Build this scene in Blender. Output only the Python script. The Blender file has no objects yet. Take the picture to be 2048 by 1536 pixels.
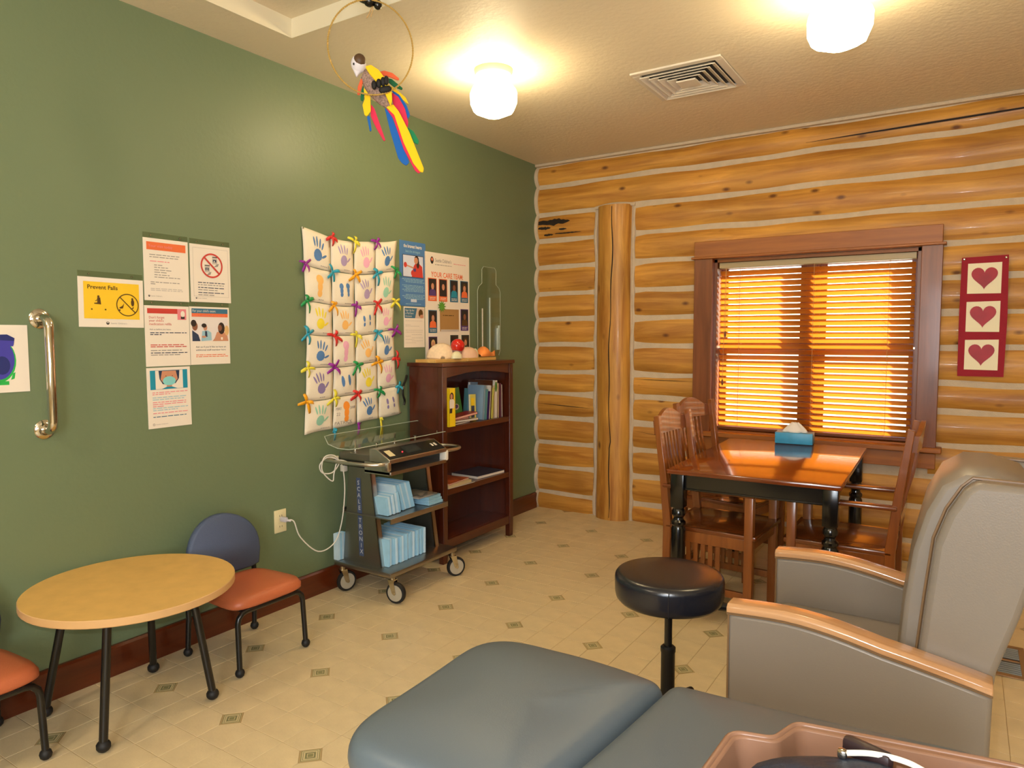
import bpy, bmesh, math, random
from mathutils import Matrix, Vector, Euler
PI = math.pi
R = math.radians
S = bpy.context.scene
COL = S.collection
random.seed(7)

# ------------------------------------------------------------------ camera, world, lights, exposure
cam_d = bpy.data.cameras.new('camera'); cam = bpy.data.objects.new('camera', cam_d); COL.objects.link(cam)
cam_d.sensor_width = 36.0; cam_d.lens = 36.0 * 1405.0 / 2048.0; cam_d.clip_start = 0.02
cr = Vector((0.84016556, 0.54232732, -0.00170369)); cu = Vector((-0.0353727, 0.05793307, 0.99769361)); cf = Vector((-0.5411752, 0.83816755, -0.06785695))
CAM = Vector((2.9727, 0.0, 1.4202))
m4 = Matrix.Identity(4)
for i in range(3):
    m4[i][0] = cr[i]; m4[i][1] = cu[i]; m4[i][2] = -cf[i]; m4[i][3] = CAM[i]
cam.matrix_world = m4
S.camera = cam
S.view_settings.view_transform = 'Standard'; S.view_settings.look = 'None'
S.view_settings.gamma = 1.0; S.view_settings.use_curve_mapping = False
S.view_settings.exposure = 0.1

def lin(c):
    return tuple(((x / 255.0) / 12.92 if x / 255.0 <= 0.04045 else ((x / 255.0 + 0.055) / 1.055) ** 2.4) for x in c)

W = bpy.data.worlds.new('World'); S.world = W; W.use_nodes = True
bg = W.node_tree.nodes['Background']
sky = W.node_tree.nodes.new('ShaderNodeTexSky'); sky.sky_type = 'NISHITA'
sky.sun_disc = False; sky.sun_elevation = R(40); sky.sun_rotation = R(30); sky.altitude = 500
W.node_tree.links.new(sky.outputs[0], bg.inputs[0]); bg.inputs[1].default_value = 0.55

def light(kind, name, loc, energy, color, direction=None, **kw):
    d = bpy.data.lights.new(name, kind); d.energy = energy; d.color = color
    for k, v in kw.items(): setattr(d, k, v)
    o = bpy.data.objects.new(name, d); COL.objects.link(o); o.location = loc
    if direction is not None: o.rotation_euler = Vector(direction).to_track_quat('-Z', 'Y').to_euler()
    return o
SUN_E = 25.0; FLASH_E = 19.0; DAY_E = 78.0; GLOBE_E = 38.0; ROOM_E = 40.0
light('SUN', 'sun', (6, 12, 8), SUN_E, (1.0, 0.93, 0.80), (-0.62, -0.66, -0.42), angle=R(0.6))
light('AREA', 'camera_flash', CAM + Vector((-0.05, 0.01, 0.055)), FLASH_E, (0.95, 0.97, 1.0), (-0.54, 0.84, -0.05), shape='DISK', size=0.03)
light('AREA', 'rear_daylight', (3.3, -1.75, 1.5), DAY_E, (0.80, 0.90, 1.0), (-0.1, 1, -0.1), shape='RECTANGLE', size=1.6, size_y=1.2)
light('POINT', 'rear_ceiling_lamp', (0.95, -0.6, 2.55), ROOM_E, (1.0, 0.86, 0.66), shadow_soft_size=0.1)
light('POINT', 'rear_ceiling_lamp', (3.0, -1.2, 2.55), ROOM_E, (1.0, 0.86, 0.66), shadow_soft_size=0.1)

# ------------------------------------------------------------------ materials
MATS = {}
def mat(name, col, rough=0.5, metal=0.0, spec=0.5, bump=0.0, bscale=60.0, var=0.0, vscale=8.0, coat=0.0, emit=0.0, sheen=0.0, raw=False, rnd=0.0):
    if name in MATS: return MATS[name]
    m = bpy.data.materials.new(name); m.use_nodes = True
    nt = m.node_tree; b = nt.nodes['Principled BSDF']
    c = col if raw else lin(col)
    b.inputs['Base Color'].default_value = (*c, 1)
    b.inputs['Roughness'].default_value = rough; b.inputs['Metallic'].default_value = metal
    b.inputs['Specular IOR Level'].default_value = spec
    if coat: b.inputs['Coat Weight'].default_value = coat; b.inputs['Coat Roughness'].default_value = 0.12
    if sheen: b.inputs['Sheen Weight'].default_value = sheen
    if emit:
        b.inputs['Emission Color'].default_value = (*c, 1); b.inputs['Emission Strength'].default_value = emit
    tc = nt.nodes.new('ShaderNodeTexCoord') if (bump or var) else None
    if var:
        n = nt.nodes.new('ShaderNodeTexNoise'); n.inputs['Scale'].default_value = vscale; n.inputs['Detail'].default_value = 5
        nt.links.new(tc.outputs['Object'], n.inputs['Vector'])
        r = nt.nodes.new('ShaderNodeValToRGB')
        r.color_ramp.elements[0].position = 0.3; r.color_ramp.elements[1].position = 0.7
        r.color_ramp.elements[0].color = (*[x * (1 - var) for x in c], 1); r.color_ramp.elements[1].color = (*[min(1, x * (1 + var)) for x in c], 1)
        nt.links.new(n.outputs['Fac'], r.inputs[0]); nt.links.new(r.outputs[0], b.inputs['Base Color'])
    if bump:
        n = nt.nodes.new('ShaderNodeTexNoise'); n.inputs['Scale'].default_value = bscale; n.inputs['Detail'].default_value = 3
        nt.links.new(tc.outputs['Object'], n.inputs['Vector'])
        bp = nt.nodes.new('ShaderNodeBump'); bp.inputs['Strength'].default_value = bump; bp.inputs['Distance'].default_value = 0.01
        nt.links.new(n.outputs['Fac'], bp.inputs['Height']); nt.links.new(bp.outputs[0], b.inputs['Normal'])
    MATS[name] = m
    return m

def wood(name, c1, c2, axis=0, scale=6.0, rough=0.35, coat=0.0, knots=0.0, stretch=12.0, bump=0.08, rnd=0.25, dark=None, kscale=3.2):
    """streaky grain running along `axis` of the object, with optional knots and a per-piece tint"""
    if name in MATS: return MATS[name]
    m = bpy.data.materials.new(name); m.use_nodes = True
    nt = m.node_tree; N = nt.nodes; L = nt.links; b = N['Principled BSDF']
    tc = N.new('ShaderNodeTexCoord'); oi = N.new('ShaderNodeObjectInfo')
    mp = N.new('ShaderNodeMapping')
    sc = [scale * stretch / 4] * 3; sc[axis] = scale / 4
    mp.inputs['Scale'].default_value = sc
    ad = N.new('ShaderNodeVectorMath'); ad.operation = 'ADD'
    mu = N.new('ShaderNodeMath'); mu.operation = 'MULTIPLY'; mu.inputs[1].default_value = 37.0
    L.new(oi.outputs['Random'], mu.inputs[0])
    L.new(tc.outputs['Object'], ad.inputs[0]); L.new(mu.outputs[0], ad.inputs[1]); L.new(ad.outputs[0], mp.inputs['Vector'])
    n = N.new('ShaderNodeTexNoise'); n.inputs['Scale'].default_value = 1.0; n.inputs['Detail'].default_value = 8; n.inputs['Roughness'].default_value = 0.62
    n.inputs['Distortion'].default_value = 0.6
    L.new(mp.outputs[0], n.inputs['Vector'])
    r = N.new('ShaderNodeValToRGB'); r.color_ramp.elements[0].position = 0.32; r.color_ramp.elements[1].position = 0.68
    r.color_ramp.elements[0].color = (*lin(c1), 1); r.color_ramp.elements[1].color = (*lin(c2), 1)
    L.new(n.outputs['Fac'], r.inputs[0]); out = r.outputs[0]
    n2 = N.new('ShaderNodeTexNoise'); n2.inputs['Scale'].default_value = 1.7; n2.inputs['Detail'].default_value = 2
    L.new(ad.outputs[0], n2.inputs['Vector'])
    hs = N.new('ShaderNodeHueSaturation')
    mr = N.new('ShaderNodeMapRange'); mr.inputs['From Min'].default_value = 0.3; mr.inputs['From Max'].default_value = 0.7
    mr.inputs['To Min'].default_value = 1 - rnd; mr.inputs['To Max'].default_value = 1 + rnd * 0.6
    L.new(n2.outputs['Fac'], mr.inputs['Value']); L.new(mr.outputs[0], hs.inputs['Value']); L.new(out, hs.inputs['Color']); out = hs.outputs[0]
    if knots:
        mk = N.new('ShaderNodeMapping'); ks = [kscale * 1.9] * 3; ks[axis] = kscale; mk.inputs['Scale'].default_value = ks
        L.new(ad.outputs[0], mk.inputs['Vector'])
        v = N.new('ShaderNodeTexVoronoi'); v.inputs['Scale'].default_value = 1.0; v.inputs['Randomness'].default_value = 1.0
        L.new(mk.outputs[0], v.inputs['Vector'])
        kr = N.new('ShaderNodeValToRGB'); e = kr.color_ramp.elements
        e[0].position = 0.05; e[0].color = (1, 1, 1, 1); e[1].position = 0.15; e[1].color = (0, 0, 0, 1)
        L.new(v.outputs['Distance'], kr.inputs[0])
        mx = N.new('ShaderNodeMix'); mx.data_type = 'RGBA'; mx.inputs['B'].default_value = (*lin(dark or (90, 45, 15)), 1)
        km = N.new('ShaderNodeMath'); km.operation = 'MULTIPLY'; km.inputs[1].default_value = knots
        L.new(kr.outputs[0], km.inputs[0]); L.new(km.outputs[0], mx.inputs['Factor']); L.new(out, mx.inputs['A']); out = mx.outputs['Result']
    L.new(out, b.inputs['Base Color'])
    b.inputs['Roughness'].default_value = rough
    if coat: b.inputs['Coat Weight'].default_value = coat; b.inputs['Coat Roughness'].default_value = 0.08
    if bump:
        bp = N.new('ShaderNodeBump'); bp.inputs['Strength'].default_value = bump; bp.inputs['Distance'].default_value = 0.01
        L.new(n.outputs['Fac'], bp.inputs['Height']); L.new(bp.outputs[0], b.inputs['Normal'])
    MATS[name] = m
    return m

def clear(name, tint=(0.93, 0.95, 0.93), rough=0.04, gl=1.0):
    """thin clear sheet: lets light straight through and reflects by Fresnel"""
    if name in MATS: return MATS[name]
    m = bpy.data.materials.new(name); m.use_nodes = True; nt = m.node_tree; N = nt.nodes
    for n in list(N): N.remove(n)
    o = N.new('ShaderNodeOutputMaterial'); t = N.new('ShaderNodeBsdfTransparent'); g = N.new('ShaderNodeBsdfGlossy'); mx = N.new('ShaderNodeMixShader'); f = N.new('ShaderNodeLayerWeight'); mr = N.new('ShaderNodeMapRange')
    t.inputs[0].default_value = (*tint, 1); g.inputs['Roughness'].default_value = rough; g.inputs[0].default_value = (gl, gl, gl, 1); f.inputs[0].default_value = 0.35; mr.inputs['To Min'].default_value = 0.045; mr.inputs['To Max'].default_value = 0.75
    nt.links.new(f.outputs['Facing'], mr.inputs['Value']); pw = N.new('ShaderNodeMath'); pw.operation = 'POWER'; pw.inputs[1].default_value = 4.0; nt.links.new(f.outputs['Facing'], pw.inputs[0]); nt.links.new(pw.outputs[0], mr.inputs['Value']); nt.links.new(mr.outputs[0], mx.inputs[0]); nt.links.new(t.outputs[0], mx.inputs[1]); nt.links.new(g.outputs[0], mx.inputs[2]); nt.links.new(mx.outputs[0], o.inputs[0])
    MATS[name] = m
    return m

def translucent(name, col, frac=0.4, rough=0.4, var=0.2, tcol=None):
    if name in MATS: return MATS[name]
    m = bpy.data.materials.new(name); m.use_nodes = True; nt = m.node_tree; N = nt.nodes; b = N['Principled BSDF']
    b.inputs['Base Color'].default_value = (*lin(col), 1); b.inputs['Roughness'].default_value = rough
    t = N.new('ShaderNodeBsdfTranslucent'); t.inputs[0].default_value = (*lin(tcol or col), 1)
    mx = N.new('ShaderNodeMixShader'); mx.inputs[0].default_value = frac
    nt.links.new(b.outputs[0], mx.inputs[1]); nt.links.new(t.outputs[0], mx.inputs[2]); nt.links.new(mx.outputs[0], N['Material Output'].inputs[0])
    MATS[name] = m
    return m

GREEN = mat('green_wall_paint', (109, 125, 94), 0.42, bump=0.10, bscale=45, spec=0.45)
CREAMW = mat('cream_wall_paint', (205, 190, 155), 0.6)
CEIL = mat('ceiling_paint', (226, 212, 184), 0.55, bump=0.22, bscale=38, spec=0.3)
CHINK = mat('log_chinking', (196, 178, 154), 0.75, bump=0.3, bscale=140, var=0.06, vscale=20)
LOG = wood('log_wood', (166, 106, 34), (216, 158, 68), 0, 6.0, 0.5, 0.06, 0.9, 13, 0.30, 0.22, kscale=4.2)
LOGV = wood('log_wood_upright', (160, 100, 34), (214, 158, 70), 2, 6.0, 0.5, 0.06, 0.9, 13, 0.30, 0.20, kscale=3.6)
BURN = mat('charred_wood', (34, 22, 12), 0.6, var=0.4, vscale=30)
CRACK = mat('wood_check', (30, 16, 8), 0.8)
TRIM = wood('stained_trim', (134, 74, 20), (168, 100, 34), 0, 5.0, 0.45, 0.0, 0.5, 16, 0.05, 0.12, kscale=1.6)
TRIMV = wood('stained_trim_upright', (104, 54, 24), (138, 78, 38), 2, 5.0, 0.35, 0.15, 0.3, 16, 0.05, 0.12, kscale=1.6)
BASEB = wood('baseboard_wood', (74, 28, 10), (104, 44, 16), 1, 5.0, 0.3, 0.3, 0.3, 14, 0.05, 0.12, kscale=1.4)
GROUT = mat('tile_joint', (172, 146, 104), 0.7)
TILE = mat('vinyl_tile', (214, 195, 156), 0.33, var=0.09, vscale=9, bump=0.05, bscale=120, spec=0.45)
OLIVE = mat('medallion_olive', (128, 126, 86), 0.35)
OLIVED = mat('medallion_dark_olive', (104, 104, 76), 0.35)
TAN = mat('medallion_tan', (178, 156, 112), 0.35)
MCREAM = mat('medallion_cream', (204, 190, 148), 0.35)
CHERRY = wood('cherry_wood_lengthwise', (84, 30, 10), (112, 46, 16), 1, 5, 0.28, 0.4, 0, 14, 0.04, 0.1)
CHERRYV = wood('cherry_wood_upright', (84, 30, 10), (114, 48, 16), 2, 5, 0.28, 0.4, 0, 14, 0.04, 0.1)
CASE = wood('bookcase_wood', (62, 22, 10), (86, 34, 14), 2, 5, 0.3, 0.35, 0, 12, 0.04, 0.1)
CASEH = wood('bookcase_wood_crosswise', (62, 22, 10), (90, 36, 14), 1, 5, 0.3, 0.35, 0, 12, 0.04, 0.1)
CHAIRV = wood('chair_wood_upright', (116, 60, 22), (146, 82, 32), 2, 6, 0.28, 0.4, 0, 12, 0.04, 0.1)
CHAIRH = wood('chair_wood_flat', (96, 46, 18), (124, 64, 24), 0, 6, 0.25, 0.4, 0, 12, 0.04, 0.1)
MAPLE = wood('maple_arm', (178, 130, 88), (204, 158, 114), 0, 4, 0.2, 0.6, 0, 14, 0.0, 0.06)
LAMIN = mat('maple_laminate', (214, 172, 98), 0.45, var=0.07, vscale=14)
LAMED = mat('maple_edge_band', (206, 164, 112), 0.45)
BLACKG = mat('black_gloss_paint', (12, 11, 11), 0.18, spec=0.6)
BLACKM = mat('black_metal', (14, 14, 15), 0.28, spec=0.6)
BLACKP = mat('black_plastic', (18, 18, 19), 0.45)
RUBBER = mat('black_rubber', (20, 20, 21), 0.6)
STEEL = mat('brushed_steel', (206, 202, 196), 0.3, metal=1.0, bump=0.03, bscale=200)
STEELD = mat('stainless_panel', (160, 156, 150), 0.36, metal=1.0)
CHROME = mat('chrome', (205, 200, 190), 0.1, metal=1.0)
GREYP = mat('grey_wheel_plastic', (168, 160, 142), 0.4)
DISPLAY = mat('dark_display_panel', (28, 32, 34), 0.2)
WHITE = mat('white_paper', (232, 222, 208), 0.5)
WHITEP = mat('white_plastic', (226, 222, 212), 0.35)
CLOTH = mat('cream_cotton', (236, 226, 206), 0.85, bump=0.2, bscale=220)
IVORY = mat('ivory_plastic', (226, 214, 170), 0.35)
TAUPE = mat('taupe_vinyl', (130, 119, 106), 0.34, bump=0.05, bscale=260, spec=0.4)
TAUPEP = mat('taupe_piping', (124, 96, 66), 0.4)
VINYL = mat('slate_blue_vinyl', (86, 97, 104), 0.42, bump=0.04, bscale=300, spec=0.5)
STOOLV = mat('black_navy_vinyl', (24, 26, 34), 0.25, spec=0.6, bump=0.03, bscale=200)
ORANGEV = mat('terracotta_vinyl', (188, 102, 64), 0.42, bump=0.08, bscale=240)
BLUEV = mat('dusk_blue_fabric', (72, 86, 116), 0.6, bump=0.2, bscale=300)
PADB = mat('pad_pale_blue', (150, 196, 222), 0.75, var=0.05, vscale=20)
PADW = mat('pad_white_blue', (190, 214, 228), 0.75, var=0.05, vscale=20)
ACRY = clear('clear_acrylic')
ACRE = mat('acrylic_edge', (176, 186, 170), 0.2, spec=0.8)
GLASS = clear('window_glass', (0.97, 0.98, 0.97), 0.0)
BLIND = translucent('varnished_slat', (176, 104, 36), 0.5, 0.3, tcol=(255, 200, 112))
BLINDR = wood('blind_rail', (88, 44, 16), (120, 62, 24), 0, 5, 0.3, 0.2, 0, 12, 0.03, 0.1)
HEADR = mat('cream_headrail', (172, 152, 112), 0.4)
def P(name, col, rough=0.5): return mat(name, col, rough)
RED = P('print_red', (196, 60, 52)); ORG = P('print_orange', (228, 108, 58)); NAVY = P('print_navy', (40, 56, 84)); BLU = P('print_blue', (70, 130, 180))
TEAL = P('print_teal', (22, 140, 168)); YEL = P('print_yellow', (240, 196, 40)); BRN = P('print_brown', (84, 58, 20)); BLK = P('print_black', (34, 32, 34)); GRY = P('print_grey', (150, 144, 138))
LGRY = P('print_light_grey', (192, 184, 176)); SKIN = P('print_skin', (196, 138, 108)); SKIND = P('print_brown_skin', (134, 84, 60)); HAIR = P('print_hair', (44, 32, 30)); PINK = P('print_pink', (226, 132, 140)); LBLU = P('print_pale_blue', (150, 190, 204)); MINT = P('print_mint', (130, 206, 206))
DTEAL = P('print_slate_teal', (52, 108, 138)); PURP = P('print_purple', (84, 58, 118)); GRN = P('print_green', (90, 150, 50)); DGRN = P('print_dark_green', (44, 74, 62)); KRAFT = P('kraft_paper', (168, 128, 76)); BLONDE = P('print_blonde', (214, 176, 120))

# ------------------------------------------------------------------ mesh builder
class MB:
    def __init__(s): s.v = []; s.f = []; s.mi = []; s.mats = []; s.X = None
    def k(s, m):
        if m not in s.mats: s.mats.append(m)
        return s.mats.index(m)
    def add(s, vs, fs, m):
        b = len(s.v); i = s.k(m)
        if s.X is not None: vs = [s.X @ Vector(v) for v in vs]
        s.v += [tuple(v) for v in vs]
        for f in fs: s.f.append([b + q for q in f]); s.mi.append(i)
        return s
    def box(s, c, d, m, rot=None):
        x, y, z = d[0] / 2, d[1] / 2, d[2] / 2
        vs = [Vector((a * x, b_ * y, c_ * z)) for a in (-1, 1) for b_ in (-1, 1) for c_ in (-1, 1)]
        if rot is not None: vs = [rot @ v for v in vs]
        vs = [v + Vector(c) for v in vs]
        return s.add(vs, [(0, 1, 3, 2), (4, 6, 7, 5), (0, 4, 5, 1), (2, 3, 7, 6), (0, 2, 6, 4), (1, 5, 7, 3)], m)
    def b2(s, a, b, m): return s.box([(a[i] + b[i]) / 2 for i in range(3)], [abs(b[i] - a[i]) for i in range(3)], m)
    def rbox(s, c, d, m, r=0.01, seg=2, rot=None):
        bm = bmesh.new(); bmesh.ops.create_cube(bm, size=1.0)
        for v in bm.verts: v.co = Vector((v.co.x * d[0], v.co.y * d[1], v.co.z * d[2]))
        bmesh.ops.bevel(bm, geom=bm.edges[:], offset=min(r, min(d) * 0.49), segments=seg, profile=0.5, affect='EDGES')
        bm.verts.ensure_lookup_table(); vs = [v.co.copy() for v in bm.verts]; fs = [[q.index for q in f.verts] for f in bm.faces]; bm.free()
        if rot is not None: vs = [rot @ v for v in vs]
        return s.add([v + Vector(c) for v in vs], fs, m)
    def tube(s, pts, r, m, n=8, closed=False, rs=None):
        pts = [Vector(p) for p in pts]; N = len(pts); vs = []; fs = []
        prev = None
        for i, p in enumerate(pts):
            a = pts[(i - 1) % N] if (closed or i > 0) else p; b = pts[(i + 1) % N] if (closed or i < N - 1) else p
            t = (b - a).normalized()
            if prev is None:
                u = t.orthogonal().normalized()
            else:
                u = prev - t * prev.dot(t)
                u = u.normalized() if u.length > 1e-6 else t.orthogonal().normalized()
            prev = u; w = t.cross(u); rr = rs[i] if rs else r
            for j in range(n):
                a_ = 2 * PI * j / n; vs.append(p + (u * math.cos(a_) + w * math.sin(a_)) * rr)
        M_ = N if closed else N - 1
        for i in range(M_):
            for j in range(n):
                a_ = i * n + j; b_ = i * n + (j + 1) % n; c_ = ((i + 1) % N) * n + (j + 1) % n; d_ = ((i + 1) % N) * n + j
                fs.append((a_, b_, c_, d_))
        if not closed: fs.append(tuple(reversed(range(n)))); fs.append(tuple(range((N - 1) * n, N * n)))
        return s.add(vs, fs, m)
    def cyl(s, a, b, r, m, r2=None, n=16): return s.tube([a, b], r, m, n, rs=[r, r if r2 is None else r2])
    def lathe(s, prof, o, m, n=20, axis=2):
        vs = []; fs = []; K = len(prof); o = Vector(o)
        for r, z in prof:
            for j in range(n):
                a = 2 * PI * j / n; q = [r * math.cos(a), r * math.sin(a), z]
                if axis == 1: q = [q[0], q[2], -q[1]]
                if axis == 0: q = [q[2], q[0], q[1]]
                vs.append(o + Vector(q))
        for i in range(K - 1):
            for j in range(n): fs.append((i * n + j, i * n + (j + 1) % n, (i + 1) * n + (j + 1) % n, (i + 1) * n + j))
        fs.append(tuple(reversed(range(n)))); fs.append(tuple(range((K - 1) * n, K * n)))
        return s.add(vs, fs, m)
    def ball(s, c, r, m, n=14):
        if not hasattr(r, '__len__'): r = (r, r, r)
        K = n // 2; vs = [Vector(c) + Vector((0, 0, -r[2]))]; fs = []
        for i in range(1, K):
            t = -PI / 2 + PI * i / K
            for j in range(n): vs.append(Vector(c) + Vector((r[0] * math.cos(t) * math.cos(2 * PI * j / n), r[1] * math.cos(t) * math.sin(2 * PI * j / n), r[2] * math.sin(t))))
        vs.append(Vector(c) + Vector((0, 0, r[2]))); T_ = len(vs) - 1
        for j in range(n): fs.append((0, 1 + (j + 1) % n, 1 + j)); fs.append((T_, 1 + (K - 2) * n + j, 1 + (K - 2) * n + (j + 1) % n))
        for i in range(K - 2):
            for j in range(n): a = 1 + i * n + j; b = 1 + i * n + (j + 1) % n; fs.append((a, b, b + n, a + n))
        return s.add(vs, fs, m)
    def prism(s, poly, d0, d1, m, plane='xy', side=None):
        """extrude a closed outline; plane names the two outline axes, d0..d1 the third"""
        def P3(u, v, w): return {'xy': (u, v, w), 'xz': (u, w, v), 'yz': (w, u, v)}[plane]
        n = len(poly); vs = [P3(u, v, d0) for u, v in poly] + [P3(u, v, d1) for u, v in poly]
        s.add(vs, [tuple(reversed(range(n))), tuple(range(n, 2 * n))], m)
        return s.add(vs, [(i, (i + 1) % n, n + (i + 1) % n, n + i) for i in range(n)], side or m)
    def flat(s, poly, w, m): return s.add([(u, v, w) for u, v in poly], [tuple(range(len(poly)))], m)
    def rect(s, u0, v0, u1, v1, w, m): return s.flat([(u0, v0), (u1, v0), (u1, v1), (u0, v1)], w, m)
    def disc(s, u, v, r, w, m, r2=None, n=18, rot=0.0):
        r2 = r2 or r; c_, s_ = math.cos(rot), math.sin(rot)
        return s.flat([(u + r * math.cos(2 * PI * i / n) * c_ - r2 * math.sin(2 * PI * i / n) * s_, v + r * math.cos(2 * PI * i / n) * s_ + r2 * math.sin(2 * PI * i / n) * c_) for i in range(n)], w, m)
    def ring(s, u, v, r, t, w, m, n=28):
        vs = []; 
        for i in range(n):
            a = 2 * PI * i / n; vs += [(u + r * math.cos(a), v + r * math.sin(a), w), (u + (r - t) * math.cos(a), v + (r - t) * math.sin(a), w)]
        return s.add(vs, [(2 * i, (2 * i + 2) % (2 * n), (2 * i + 3) % (2 * n), 2 * i + 1) for i in range(n)], m)
    def grid(s, fn, nu, nv, m, closed_u=False):
        vs = [fn(i / nu, j / nv) for j in range(nv + 1) for i in range(nu + 1)]; W_ = nu + 1
        return s.add(vs, [(j * W_ + i, j * W_ + i + 1, (j + 1) * W_ + i + 1, (j + 1) * W_ + i) for j in range(nv) for i in range(nu)], m)
    def text(s, txt, u, v, size, m, w=0.0, align='LEFT', maxw=None, bold=0.0, rot=None):
        cu_ = bpy.data.curves.new('t', 'FONT'); cu_.body = txt; cu_.size = size; cu_.align_x = align; cu_.resolution_u = 2; cu_.offset = bold
        o = bpy.data.objects.new('t', cu_); me = bpy.data.meshes.new_from_object(o)
        vs = [x.co.copy() for x in me.vertices]; fs = [list(p.vertices) for p in me.polygons]
        bpy.data.objects.remove(o); bpy.data.curves.remove(cu_); bpy.data.meshes.remove(me)
        if not vs: return s
        x0 = min(q.x for q in vs); x1 = max(q.x for q in vs); k = 1.0
        if maxw and x1 - x0 > 0: k = maxw / (x1 - x0)
        return s.add([(u + q.x * k, v + q.y, w) for q in vs], fs, m)
    def lines(s, u0, u1, v, h, w, m, seed=0, gap=0.25, full=1.0):
        """a line of small print too fine to read: word-length dashes"""
        rr = random.Random(seed); x = u0; end = u0 + (u1 - u0) * full
        while x < end - h:
            L_ = h * rr.uniform(1.4, 5.5); e = min(x + L_, end)
            s.rect(x, v, e, v + h * 0.62, w, m); x = e + h * 0.7
        return s
    def build(s, name, parent=None, smooth=True, bevel=None, sub=0, ang=35, origin=None, solid=None):
        me = bpy.data.meshes.new(name)
        vs = s.v
        if origin is not None: vs = [tuple(Vector(v) - Vector(origin)) for v in vs]
        me.from_pydata(vs, [], s.f)
        for m in s.mats: me.materials.append(m)
        me.polygons.foreach_set('material_index', s.mi)
        bm = bmesh.new(); bm.from_mesh(me); bmesh.ops.remove_doubles(bm, verts=bm.verts, dist=1e-6); bmesh.ops.recalc_face_normals(bm, faces=bm.faces); bm.to_mesh(me); bm.free()
        if smooth:
            me.polygons.foreach_set('use_smooth', [True] * len(me.polygons)); me.set_sharp_from_angle(angle=R(ang))
        me.update()
        o = bpy.data.objects.new(name, me); COL.objects.link(o)
        if parent is not None: o.parent = parent
        if origin is not None: o.location = origin
        if bevel:
            b = o.modifiers.new('bevel', 'BEVEL'); b.width = bevel; b.segments = 2; b.limit_method = 'ANGLE'; b.angle_limit = R(40); b.harden_normals = False
        if solid:
            q = o.modifiers.new('solid', 'SOLIDIFY'); q.thickness = solid; q.offset = 0
        if sub:
            q = o.modifiers.new('sub', 'SUBSURF'); q.levels = sub; q.render_levels = sub
        return o
    def flatbuild(s, name, parent=None):      # printed sheets: keep every face's own winding, no merging
        me = bpy.data.meshes.new(name); me.from_pydata(s.v, [], s.f)
        for m in s.mats: me.materials.append(m)
        me.polygons.foreach_set('material_index', s.mi); me.update()
        o = bpy.data.objects.new(name, me); COL.objects.link(o)
        if parent is not None: o.parent = parent
        return o

def tag(o, label=None, cat=None, group=None, kind=None):
    if label: o['label'] = label
    if cat: o['category'] = cat
    if group: o['group'] = group
    if kind: o['kind'] = kind
    return o
def thing(name, label, cat, loc=(0, 0, 0), rot=None, group=None):
    o = bpy.data.objects.new(name, None); COL.objects.link(o); o.empty_display_size = 0.05
    o.location = loc
    if rot is not None:
        if isinstance(rot, (int, float)): o.rotation_euler = (0, 0, rot)
        else: o.rotation_euler = rot.to_euler() if isinstance(rot, Matrix) else rot
    return tag(o, label, cat, group)
KIDS = {}
def copy_tree(o, parent=None):
    c = o.copy(); COL.objects.link(c)
    if parent is not None: c.parent = parent
    for ch in [x for x in bpy.data.objects if x.parent == o]: copy_tree(ch, c)
    return c
LEFTW = Matrix(((0, 0, 1), (1, 0, 0), (0, 1, 0)))     # local u -> +y, v -> +z, w -> +x
BACKW = Matrix(((1, 0, 0), (0, 0, -1), (0, 1, 0)))    # local u -> +x, v -> +z, w -> -y
def struct(name, mb, parent=None, **kw):
    o = mb.build(name, parent, **kw)
    if parent is None: o['kind'] = 'structure'
    return o

# ================================================================== ROOM
H = 2.80; D = 5.0; XR = 4.7; YB = -2.0
PT = 0.1427; MX, MY = 0.293, 1.557
# ---- floor: base, then single tiles with recessed joints
f = MB(); f.b2((-0.1, YB - 0.1, -0.1), (XR + 0.1, D + 0.15, -0.0016), GROUT)
floor = struct('floor', f, smooth=False)
def clip(poly, ax, val, keep_less):
    out = []
    for i in range(len(poly)):
        a, b = poly[i], poly[(i + 1) % len(poly)]
        ia = (a[ax] <= val) if keep_less else (a[ax] >= val); ib = (b[ax] <= val) if keep_less else (b[ax] >= val)
        if ia: out.append(a)
        if ia != ib:
            t = (val - a[ax]) / (b[ax] - a[ax]); out.append((a[0] + (b[0] - a[0]) * t, a[1] + (b[1] - a[1]) * t))
    return out
def px(p):
    d = Vector(p) - CAM; z = d.dot(cf)
    return (None if z < 0.2 else (1024 + 1405 * d.dot(cr) / z, 768 - 1405 * d.dot(cu) / z, z))
def cell_poly(i, j, g=0.0011, c=0.052):
    q = []
    for (a, b) in ((0, 0), (1, 0), (1, 1), (0, 1)):
        x = g if a == 0 else PT - g; y = g if b == 0 else PT - g
        if (i + a) % 3 == 0 and (j + b) % 3 == 0:
            sx = 1 if a == 0 else -1; sy = 1 if b == 0 else -1
            p1 = (x + sx * c, y); p2 = (x, y + sy * c)
            q += [p2, p1] if (a, b) in ((0, 0), (1, 1)) else [p1, p2]
        else: q.append((x, y))
    return q
def tile_mb(mb, poly, ox=0.0, oy=0.0, m=None, m0=0.0012):
    cx_ = sum(p[0] for p in poly) / len(poly); cy_ = sum(p[1] for p in poly) / len(poly); n = len(poly)
    inn = [(cx_ + (p[0] - cx_) * (1 - 0.014), cy_ + (p[1] - cy_) * (1 - 0.014)) for p in poly]
    vs = [(x + ox, y + oy, -0.0016) for x, y in poly] + [(x + ox, y + oy, -0.0005) for x, y in poly] + [(x + ox, y + oy, 0.0) for x, y in inn]
    fs = [tuple(range(2 * n, 3 * n))]
    for k in range(2):
        for i in range(n): fs.append((k * n + i, k * n + (i + 1) % n, (k + 1) * n + (i + 1) % n, (k + 1) * n + i))
    mb.add(vs, fs, m or TILE)
cells = []
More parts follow.
